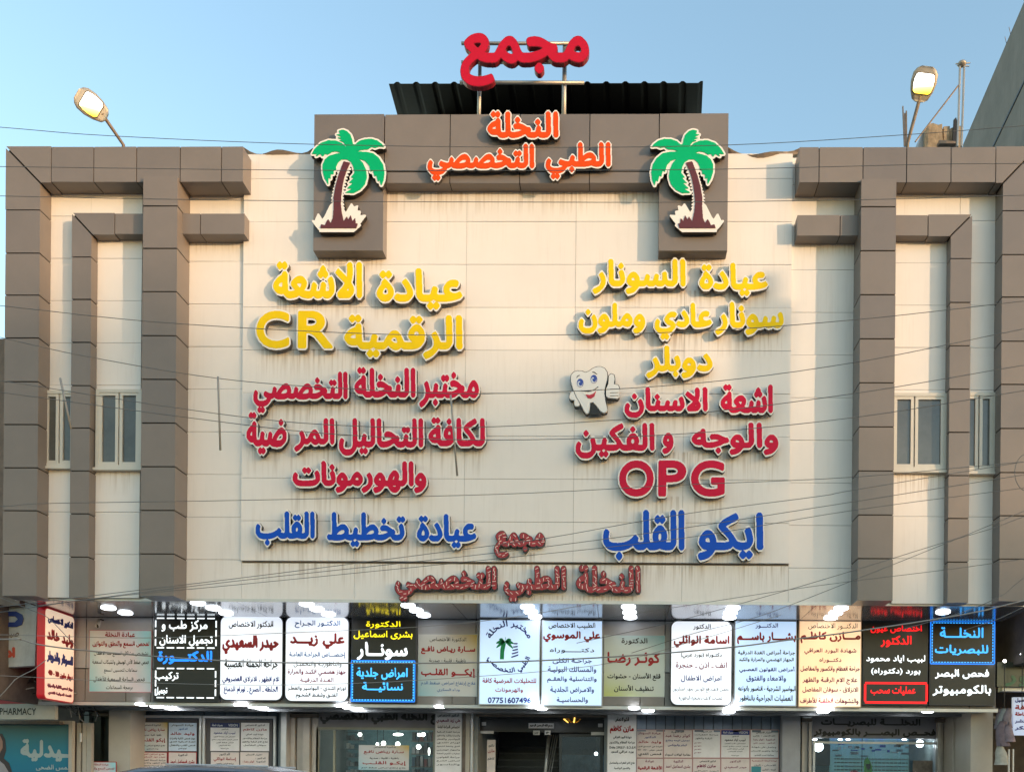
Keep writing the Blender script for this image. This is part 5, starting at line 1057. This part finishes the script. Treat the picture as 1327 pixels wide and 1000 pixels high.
for k, (lb, a_, b_, c_, d_, cl) in enumerate(CLs):
    t = thing('hanging_garment', lb, 'clothes', 'garments hanging at the clothes shop'); y_ = 1.75 - .03 * k; p0, p1 = P(a_, d_, y_), P(b_, c_, y_); w = p1.x - p0.x; h = p1.z - p0.z
    V = []; Fc = []; n = 12
    for r_ in range(7):
        v = r_ / 6; ww = w * (.28 + .22 * min(1, v * 3) + .12 * v) ; zz = p1.z - h * v + (.01 * math.sin(k + 3 * v))
        for q in range(n): an = 2 * math.pi * q / n; f_ = 1 + .14 * math.sin(5 * an + k) * v; V.append(((p0.x + p1.x) / 2 + ww * f_ * math.cos(an) + .02 * math.sin(4 * v + k), y_ + .05 * f_ * math.sin(an), zz))
    for r_ in range(6):
        for q in range(n): Fc.append((r_ * n + q, r_ * n + (q + 1) % n, (r_ + 1) * n + (q + 1) % n, (r_ + 1) * n + q))
    Fc += [tuple(range(n)), tuple(range(7 * n - 1, 6 * n - 1, -1))]; mesh('cloth', V, Fc, mat('cloth%d' % k, cl, rough=.85, var=.2, vscale=14), t, None, True)
    MB().tube([((p0.x + p1.x) / 2, y_, p1.z - .01), ((p0.x + p1.x) / 2, y_, p1.z + .05)], .006, 6).build('hanger', BLACK, t)
t = thing('goods_shelf', 'white metal rack with dark red goods at the right edge', 'rack')
for a_ in (1307, 1312.5, 1330): box('upright', P(a_, 980, 2.2).x, P(a_ + 1.6, 980, 2.2).x, 2.2, 2.24, ZG, P(1310, 970, 2.2).z, ALU, t)
for k in range(5): box('shelf', P(1307, 980, 2.2).x, P(1350, 980, 2.2).x, 2.25, 2.55, .5 + k * .24, .515 + k * .24, ALU, t)
for k in range(4): box('goods', P(1316, 980, 2.2).x, P(1345, 980, 2.2).x, 2.28, 2.5, .516 + k * .24, .516 + k * .24 + .14, mat('goods_red', (.22, .03, .03), rough=.6, var=.3), t)

# ================================================================== ON THE ROOF
t = thing('corrugated_canopy', 'black corrugated sheet canopy on the roof behind the red word sign', 'canopy')
ya, yb_ = 1.1, 4.2; za = P(700, 109, ya).z; zb2 = P(700, 150, yb_).z - .1
xa, xb = P(504, 109, ya).x, P(911, 112, ya).x; CB = mat('black_sheet', (.006, .0055, .005), rough=.8, var=.35, vscale=5, spec=.15)
n = 66; V = []; Fc = []
for k in range(n * 2 + 1):
    x = xa + (xb - xa) * k / (n * 2); x2 = P(517, 147, yb_).x + (P(909, 147, yb_).x - P(517, 147, yb_).x) * k / (n * 2); b_ = .035 if k % 8 in (3, 4) else 0
    V += [(x, ya, za + b_), (x2, yb_, zb2 + b_), (x, ya, za + b_ + .012), (x2, yb_, zb2 + b_ + .012)]
for k in range(n * 2):
    a_ = 4 * k; Fc += [(a_, a_ + 1, a_ + 5, a_ + 4), (a_ + 2, a_ + 6, a_ + 7, a_ + 3), (a_, a_ + 4, a_ + 6, a_ + 2)]
mesh('corrugated_sheet', V, Fc, CB, t)
for f_ in (.02, .35, .65, .98):
    x = xa + (xb - xa) * f_; x2 = x * .985; MB().tube([(x2, yb_ - .1, ZT - .06), (x2, yb_ - .1, zb2 + .0)], .03, 6).build('support_post', BLACK, t)
MB().box(xa + .12, xb - .12, yb_ - .03, yb_ - .0, ZT - .06, zb2 + .03).build('back_sheet', CB, t)
HOUS = mat('lamp_housing_grey', (.40, .36, .31), rough=.45, metal=.3, var=.12)
LENS = gradmat('lamp_lens_glow', [(0, (1.0, .50, .02)), (.26, (1, .80, .12)), (.46, (1, .95, .7)), (1, (1, .99, .93))], (0, 0, 1), emit=1.1, noise=.02)
def streetlamp(label, base, joint, top, w, y0, y1, lensf):
    """arm from base to joint, lamp head from joint to top (photo points), w = half width of the head in pixels"""
    t = thing('street_lamp', label, 'lamp', 'lit street lamps on the roof edge')
    a_, b_, c_ = P(*base, y0), P(*joint, y1), P(*top, y1 - .25)
    ax = (c_ - b_); L = ax.length; ax.normalize(); side = ax.cross(Vector((0, 1, 0))).normalized(); nrm = side.cross(ax).normalized()
    if nrm.y > 0: nrm = -nrm
    MB().tube([(a_.x, a_.y, a_.z - .6), (a_.x, a_.y, a_.z), tuple(b_ + ax * .08)], .03, 8).build('lamp_arm', RUST, t, True)
    W_ = w / 75.0; prof = [(0, .35), (.06, .62), (.3, .88), (.55, 1), (.8, .95), (.93, .74), (1, .42)]; V = []; Fc = []; n = 12
    for u, s_ in prof:
        for q in range(n):
            an = 2 * math.pi * q / n; cx_ = math.cos(an); sn_ = math.sin(an); V.append(tuple(b_ + ax * (L * u) + side * (W_ * s_ * math.copysign(abs(cx_) ** .7, cx_)) + nrm * (W_ * .55 * (s_ ** .5) * (min(sn_, .12) if sn_ > 0 else sn_ * 1.1) * 1.0)))
    for r_ in range(len(prof) - 1):
        for q in range(n): Fc.append((r_ * n + q, r_ * n + (q + 1) % n, (r_ + 1) * n + (q + 1) % n, (r_ + 1) * n + q))
    Fc += [tuple(range(n)), tuple(range(len(prof) * n - 1, (len(prof) - 1) * n - 1, -1))]
    mesh('lamp_housing', V, Fc, HOUS, t, None, True)
    V = []; pr2 = [(.22, .50), (.28, .68), (.45, .76), (.62, .76), (.76, .66), (.79, .5)]
    L1 = [b_ + ax * (L * u) + side * (W_ * s_) for u, s_ in pr2] + [b_ + ax * (L * u) - side * (W_ * s_) for u, s_ in pr2[::-1]]
    up_n = nrm * (W_ * .095)
    V = [tuple(p + up_n * 1.0) for p in L1] + [tuple((p - (b_ + ax * L * .5)) * .86 + (b_ + ax * L * .5) + up_n * 2.6) for p in L1]; m_ = len(L1)
    mesh('lamp_lens', V, [tuple(range(m_, 2 * m_))] + [(k, (k + 1) % m_, (k + 1) % m_ + m_, k + m_) for k in range(m_)], LENS, t)
    V2 = [tuple(p + up_n * 1.3) for p in L1] + [tuple((p - (b_ + ax * L * .5)) * 1.12 + (b_ + ax * L * .5) + up_n * .6) for p in L1]
    mesh('lens_bezel', V2, [(k, (k + 1) % m_, (k + 1) % m_ + m_, k + m_) for k in range(m_)], RUST, t)
streetlamp('lit street lamp leaning left on the roof edge at the upper left', (160, 188), (138, 152), (99, 121), 15.5, .35, -.1, 0)
streetlamp('lit street lamp upright on the roof edge at the upper right', (1176, 186), (1191, 132), (1202, 86), 16.5, .35, -.05, 0)
t = thing('roof_mast', 'thin double antenna mast with a slanting guy bar on the right roof', 'mast'); y_ = 3.0
for a_, b_ in (((1244, 84), (1241, 190)), ((1249.5, 84), (1246, 190))): MB().tube([P(*a_, y_), P(*b_, y_)], .022, 6).build('mast_tube', STEEL, t)
MB().tube([P(1242, 111, y_), P(1186, 184, y_)], .017, 6).build('guy_bar', RUST, t)
c = P(1246.5, 83, y_); MB().ball(c, .09, sc=(1, 1, .6)).build('dish', HOUS, t, True); MB().tube([(c.x - .13, y_, c.z), (c.x + .17, y_, c.z + .02)], .012, 6).tube([(c.x - .1, y_, c.z - .03), (c.x + .15, y_, c.z - .05)], .012, 6).build('crossbar', STEEL, t)
t = thing('block_parapet', 'rough sunlit concrete block wall on the right roof below the mast', 'wall'); y_ = 3.4; CBK = mat('rough_block', (.34, .27, .19), rough=.95, var=.35, vscale=6, bump=.8, bscale=14)
def irregular(pts, y0, y1, nm, m, par): MB().prism([(P(a_, b_, y0).x, P(a_, b_, y0).z) for a_, b_ in pts], y0, y1).build(nm, m, par)
irregular([(1198, 192), (1199, 166), (1203, 161), (1209, 159.5), (1216, 162), (1221, 160.5), (1222, 192)], y_, y_ + .5, 'concrete_block', CBK, t)
irregular([(1223, 192), (1223, 164), (1231, 163.5), (1231, 192)], y_ + .03, y_ + .5, 'concrete_block', CBK, t); irregular([(1232, 192), (1232, 166), (1246, 163), (1246, 192)], y_ + .0, y_ + .5, 'concrete_block', CBK, t)
irregular([(1189, 192), (1195, 172), (1198, 168), (1198, 192)], y_ + .1, y_ + .5, 'block_side', GREYW, t); irregular([(1217, 186), (1217, 181.5), (1239, 183), (1239, 186)], y_ - .2, y_ - .05, 'timber', RUST, t); irregular([(1234, 192), (1236, 155), (1239, 152), (1241, 158), (1240, 192)], y_ - .04, y_ - .01, 'timber', BLACK, t)
t = thing('roof_tarpaulin', 'low beige tarpaulin hump on the roof at the foot of the right street lamp', 'tarpaulin'); V = []; Fc = []; nx_, ny_ = 18, 5
for j in range(ny_ + 1):
    for k in range(nx_ + 1):
        px_0 = 1148 + (1232 - 1148) * k / nx_; hh = [0, .02, .05, .09, .13, .17, .2, .17, .18, .22, .25, .19, .2, .17, .12, .08, .05, .02, 0][k] * math.sin(math.pi * (j / ny_)) ** .6
        p = P(px_0, 190, .6); V.append((p.x, .6 + j * .35, ZT - .06 + max(0, hh) + (.04 if 0 < j < ny_ else 0)))
for j in range(ny_):
    for k in range(nx_): a_ = j * (nx_ + 1) + k; Fc.append((a_, a_ + 1, a_ + nx_ + 2, a_ + nx_ + 1))
mesh('tarpaulin_sheet', V, Fc, mat('tarpaulin', (.42, .34, .26), rough=.8, var=.15), t, None, True)
t = thing('rebar_stubs', 'thin rusty reinforcing bars standing left of the right street lamp', 'bars')
for a_, b_ in (((1170, 138), (1172, 190)), ((1174.5, 144), (1175, 190)), ((1172.5, 147), (1174, 190))): MB().tube([P(*a_, .9), P(*b_, .9)], .014, 5).build('rebar', RUST, t)
# tall grey building to the right
t = thing('grey_tower', 'tall dark grey building rising behind the right end of the roof', 'building'); GT = mat('grey_render', (.205, .19, .17), rough=.85, var=.18, vscale=1.1, streak=.5, bump=.3, bscale=18)
ys0, ys1 = 3.0, 7.58; pa, pb = P(1248, 187, ys1), P(1337, -20, ys0); zt_ = (pa.z + pb.z) / 2
V = []
for (x, y, z) in ((pb.x, ys0, pb.z), (pa.x, ys1, pa.z), (pa.x + 9, ys1, pa.z), (pb.x + 9, ys0, pb.z)): V.append((x, y, z))
V = [(x, y, ZS + .75) for x, y, z in V] + [(x, y, zt_) for x, y, z in V]
mesh('wall', V, [(0, 3, 2, 1), (0, 1, 5, 4), (1, 2, 6, 5), (2, 3, 7, 6), (3, 0, 4, 7), (4, 5, 6, 7)], GT, t)
dx_ = (pa.x - pb.x) / (ys1 - ys0)
for z_ in (zt_ - 1.7, zt_ - 3.3, zt_ - 4.9): MB().add([(pb.x - .018, ys0, z_), (pa.x - .018, ys1, z_), (pa.x - .018, ys1, z_ - .05), (pb.x - .018, ys0, z_ - .05), (pb.x + .02, ys0, z_), (pa.x + .02, ys1, z_), (pa.x + .02, ys1, z_ - .05), (pb.x + .02, ys0, z_ - .05)], [(0, 1, 2, 3), (0, 4, 5, 1), (3, 2, 6, 7)]).build('wall_joint', BLACK, t)
MB().box(pb.x - .05, pb.x + .15, ys0, ys0 + .01, zt_, zt_ + .06).build('coping', GREYW, t)
for k in range(2): MB().tube([(pb.x + dx_ * (1.2 + .25 * k), ys0 + 1.2 + .25 * k, zt_ - .02), (pb.x + dx_ * (1.2 + .25 * k) - .08, ys0 + 1.1 + .25 * k, zt_ + .05)], .006, 5).build('rebar', RUST, t)

# ================================================================== OVERHEAD CABLES
CABM = mat('cable_black', (.15, .145, .14), rough=.5); CABG = mat('cable_grey', (.30, .28, .26), rough=.6)
def smooth(pts, n=6):
    out = []
    for k in range(len(pts) - 1):
        p0, p1, p2, p3 = [np.array(pts[max(0, min(len(pts) - 1, j))]) for j in (k - 1, k, k + 1, k + 2)]
        for q in range(n):
            t = q / n; out.append(.5 * (2 * p1 + (p2 - p0) * t + (2 * p0 - 5 * p1 + 4 * p2 - p3) * t * t + (3 * p1 - p0 - 3 * p2 + p3) * t ** 3))
    return out + [np.array(pts[-1])]
def cable(label, pts, y, r=.0065, m=None, name='overhead_cable', ext=260):
    r *= .55
    p0, p1 = np.array(pts[0], float), np.array(pts[-1], float); d0 = p0 - np.array(pts[1]); d1 = p1 - np.array(pts[-2])
    pts = [tuple(p0 + d0 / np.linalg.norm(d0) * (ext if pts[0][0] <= 0 else 12))] + list(pts) + [tuple(p1 + d1 / np.linalg.norm(d1) * (ext if pts[-1][0] >= 1320 else 12))]
    W3 = [P(a_, b_, y + .25 * math.sin(k * .01)) for k, (a_, b_) in enumerate(smooth(pts))]
    o = MB().tube(W3, r, 6).build(name, m or CABM, None, True); return tag(o, label, 'cable', 'overhead cables across the street')
cable('highest thin cable, crossing just under the roof edge and over the palm fronds', [(0, 165), (140, 176), (400, 187), (700, 191), (945, 188), (1170, 175), (1327, 163)], -5)
cable('second thin cable from the top, across the middle of both palm emblems', [(0, 216), (442, 221), (885, 220), (1205, 213), (1327, 212)], -5.2)
cable('third thin cable from the top, across both palm trunks', [(0, 254), (200, 258), (442, 261), (700, 262), (885, 262), (1160, 258), (1327, 253)], -5.4)
cable('cable crossing through the big CR letters and the yellow lines', [(0, 396), (200, 417), (442, 431), (630, 434.5), (885, 430), (1111, 414), (1327, 390)], -6)
cable('cable sagging across the crimson first line and rising steeply on the right', [(0, 437), (108, 461), (281, 490), (442, 503), (632, 510), (884, 498), (1105, 470), (1327, 426)], -6.2)
cable('cable crossing the crimson middle line and the dental crimson line', [(0, 493), (283, 536), (442, 551), (632, 553), (884, 537), (1105, 510), (1327, 473)], -6.3)
cable('cable just below the crimson middle line cable, crossing both halves', [(0, 508), (283, 546), (442, 563), (642, 570), (884, 562), (1105, 541), (1327, 506)], -6.4)
cable('thin cable passing under the single-word crimson line and through OPG', [(0, 656), (64, 652), (310, 648), (650, 640), (885, 628), (1105, 618), (1327, 598)], -6.6, .0055)
cable('upper one of three fine cables rising from the lower left over the LED letters', [(0, 786), (123, 771), (340, 745), (650, 705), (720, 695), (885, 666), (1060, 643), (1105, 635), (1327, 598)], -6.7, .0055)
cable('middle one of three fine cables rising from the lower left over the LED letters', [(0, 793), (123, 775), (310, 752), (650, 715), (885, 684), (1105, 650), (1327, 615)], -6.8, .0055)
cable('lowest one of three fine cables rising from the lower left over the LED letters', [(60, 783), (190, 768), (310, 757), (650, 723), (885, 697), (1105, 661), (1327, 632)], -6.9, .0055)
cable('fine cable climbing from the lower right signs to the window of the right bay', [(760, 830), (870, 806), (987, 774), (1102, 740), (1225, 702), (1287, 684), (1327, 669)], -6.5, .0055)
cable('second fine cable climbing at the lower right, just below the first', [(830, 842), (900, 820), (987, 797), (1102, 753), (1225, 704), (1327, 662)], -6.4, .0055)
cable('flat fine cable across the lower right cream panels', [(790, 800), (987, 769), (1102, 753), (1225, 738), (1327, 724)], -6.3, .005)
cable('thick pale cable sagging across all the doctor signs', [(0, 828), (25, 828), (52, 835), (117, 843), (230, 852), (360, 858), (590, 858.5), (770, 852), (930, 840), (1020, 829), (1120, 816), (1253, 795), (1327, 778)], -7, .0125, CABG)
cable('thin pale cable across the lower half of the doctor signs', [(0, 875), (190, 884), (360, 887), (540, 881), (770, 862), (900, 830), (1000, 800)], -6.2, .0055, CABG)
cable('thin cable across the upper half of the doctor signs', [(0, 822), (190, 826), (360, 820), (540, 812), (660, 800), (760, 783)], -6.6, .005, CABG)
cable('cable tangle strand rising from the right neighbour to the right edge', [(1180, 812), (1250, 792), (1300, 770), (1327, 748)], -6.5, .006)
cable('looping cable strand in front of the right neighbour', [(1262, 812), (1290, 803), (1310, 794), (1327, 786)], -6.0, .006)
cable('cable strand over the weathered white board at the left edge', [(0, 774), (40, 790), (62, 800), (90, 828)], -5.5, .007)
cable('pale cable under the weathered white board at the left edge', [(0, 902), (20, 880), (42, 868), (50, 862)], -5.2, .008, CABG)
def rod(label, a_, b_, y, r=.011): o = MB().tube([P(*a_, y), P(*b_, y)], r, 6).build('hanging_rod', CABG, None, True); tag(o, label, 'rod', 'spacer rods hanging on the cables')
rod('long spacer rod hanging on the cables left of the crimson lines', (282.5, 488), (285.5, 583), -6.2); rod('slanted spacer rod in front of the left bay window', (78, 490), (92, 555), -6.2); rod('dark spacer rod hanging across the crimson middle line', (584, 512), (592.5, 616), -6.25)
t = thing('cable_loop', 'dark coiled loop of spare cable hanging at the right edge', 'cable'); pts = [P(1331 + 16 * math.cos(a_), 612 + 24 * math.sin(a_) , -6.3) for a_ in np.linspace(0, 6.2, 24)]; MB().tube(pts, .0035, 6).build('loop', CABM, t, True)
t = thing('wire_tangle', 'dark wires tangled under the corner of the angled peach lightbox', 'wires')
for k in range(9):
    x0_, y0_ = 74 + random.random() * 40, 905 + random.random() * 6; pts = [P(x0_ + q * random.uniform(3, 7), y0_ + q * random.uniform(2, 7) , 2.2 + .05 * k) for q in range(5)]
    MB().tube(pts, .01, 5).build('wire', random.choice([CABG, BLACK, CABM]), t, True)
t = thing('wire_tangle', 'grey wires and old bulbs tangled over the pharmacy sign', 'wires')
for k in range(10):
    x0_ = random.uniform(-5, 60); pts = [P(x0_ + q * random.uniform(-4, 14), 868 + random.uniform(0, 34) , 1.2 + .04 * k) for q in range(4)]
    MB().tube(pts, random.choice([.008, .014]), 5).build('wire', random.choice([CABG, CABG, BLACK]), t, True)
t = thing('air_conditioner', 'pale dusty box unit above the pharmacy sign', 'air conditioner'); a_, b_ = P(12, 886, 1.4), P(38, 868, 1.4)
MB().box(a_.x, b_.x, 1.4, 1.9, a_.z, b_.z).build('case', GREYW, t); 
for k in range(4): box('grille_slat', a_.x + .03, b_.x - .03, 1.38, 1.399, a_.z + .04 + k * .05, a_.z + .06 + k * .05, RUST, t)

# ================================================================== PARKED CARS ALONG THE KERB
def car(label, cx, cy, top, body, L=4.5):
    t = thing('parked_car', label, 'car', 'cars parked at the kerb'); GL_ = mat('car_glass', (.02, .022, .025), rough=.05, spec=1)
    # profile: length x, half width y, height z (lofted sections along the length)
    sec = [(-.5, .55, .45, .62), (-.485, .80, .38, .78), (-.40, .88, .30, .86), (-.27, .90, .28, .93), (0, .90, .28, .96), (.2, .90, .28, .97), (.38, .88, .30, .96), (.47, .82, .38, .90), (.5, .6, .5, .7)]
    V = []; Fc = []; n = 12
    for u, w, z0, z1 in sec:
        for q in range(n):
            an = 2 * math.pi * q / n; c_, s_ = math.cos(an), math.sin(an); zz = (z0 + z1) / 2 + (z1 - z0) / 2 * math.copysign(abs(s_) ** .45, s_); V.append((cx + u * L, cy + w * math.copysign(abs(c_) ** .35, c_), zz))
    for r_ in range(len(sec) - 1):
        for q in range(n): Fc.append((r_ * n + q, r_ * n + (q + 1) % n, (r_ + 1) * n + (q + 1) % n, (r_ + 1) * n + q))
    Fc += [tuple(range(n)), tuple(range(len(sec) * n - 1, (len(sec) - 1) * n - 1, -1))]; mesh('body', V, Fc, body, t, None, True)
    cab = [(-.30, .80, .92), (-.17, .70, top - .10), (-.10, .66, top - .03), (.05, .66, top), (.22, .65, top - .02), (.33, .64, top - .10), (.44, .78, .93)]; V = []; Fc = []
    for u, w, z in cab:
        h_ = z - .90
        V += [(cx + u * L, cy - w - .12 * min(1, h_), .9), (cx + u * L, cy - w, z - .07 * min(1, h_ * 2)), (cx + u * L, cy - w * .8, z - .015), (cx + u * L, cy, z + .012), (cx + u * L, cy + w * .8, z - .015), (cx + u * L, cy + w, z - .07 * min(1, h_ * 2)), (cx + u * L, cy + w + .12 * min(1, h_), .9)]
    for r_ in range(len(cab) - 1):
        for q in range(6): Fc.append((r_ * 7 + q, (r_ + 1) * 7 + q, (r_ + 1) * 7 + q + 1, r_ * 7 + q + 1))
    idx = []
    for r_ in range(len(cab) - 1):
        for q in range(6): idx.append(1 if (q in (0, 5) and 0 < r_ < 5) or (r_ in (0, 5) and 0 < q < 5) else 0)
    mesh('cabin', V, Fc, [body, GL_], t, idx, True)
    for sx_ in (-.31, .31):
        for sy_ in (-1, 1):
            w_ = MB().tube([(cx + sx_ * L, cy + sy_ * .70, .33), (cx + sx_ * L, cy + sy_ * .92, .33)], .33, 20).build('wheel', BLACK, t, False); MB().tube([(cx + sx_ * L, cy + sy_ * .915, .33), (cx + sx_ * L, cy + sy_ * .93, .33)], .2, 12).build('rim', ALU, w_)
    for sy_ in (-.62, .62): MB().ball((cx - .485 * L, cy + sy_, .68), .10, sc=(.5, 1.4, .7)).build('headlight', RIMW, t, True)
    for sy_ in (-.45, .45): MB().tube([(cx - .04 * L, cy + sy_, top - .005), (cx + .24 * L, cy + sy_, top - .02)], .014, 6).build('roof_rail', ALU, t)
CARG = mat('car_grey_paint', (.25, .25, .27), rough=.22, metal=.5); CARK = mat('car_dark_paint', (.03, .03, .035), rough=.2, metal=.3)
cyk = -4.35; pc = P(262, 985, cyk); car('grey car with only its roof in view at the bottom left', pc.x - .05, cyk, PZ(262, 988, 1.6).z * 0 + P(262, 990.5, cyk).z, CARG, 4.4)
pc = P(600, 985, cyk); car('dark car parked below the glass shop, hidden under the frame edge', pc.x + .5, cyk, 1.44, CARK, 4.3)

# ================================================================== STREET BEHIND THE CAMERA (unseen houses added to block horizon glow in the glass)
def lowhouse(k, x0, x1, y, h, m):
    b = thing('street_house', f'unseen low plastered shop house added opposite the clinic, {("farthest west", "second from the west end", "third from the west end", "in the middle of the row", "third from the east end", "second from the east end", "farthest east")[k]}', 'building', 'houses opposite the clinic')
    box('wall', x0, x1, y - 9, y, .0, h, m, b); box('parapet', x0 - .05, x1 + .05, y - .25, y + .06, h + .002, h + .5, m, b)
    n = max(2, int((x1 - x0) / 3))
    for j in range(n):
        xc = x0 + (x1 - x0) * (j + .5) / n; box('shopfront', xc - 1.1, xc + 1.1, y + .005, y + .05, .13, 2.7, SHUT, b)
        if h > 5: f = box('window', xc - .6, xc + .6, y + .005, y + .06, 3.9, 5.2, PVC, b); box('pane', xc - .52, xc + .52, y + .065, y + .07, 3.98, 5.12, WGLASS, f)
for k, (a_, b_, h_, c_) in enumerate(((-48, -31, 4.4, (.48, .43, .37)), (-31, -18, 4.9, (.52, .48, .43)), (-18, -5, 4.2, (.46, .40, .34)), (-5, 9, 4.6, (.55, .51, .46)), (9, 22, 4.3, (.45, .41, .37)), (22, 38, 3.9, (.50, .44, .37)), (38, 62, 4.1, (.43, .39, .35)))):
    lowhouse(k, a_ + .05, b_ - .05, -27, h_, mat('house_plaster_%d' % k, c_, rough=.85, var=.15, streak=.4))
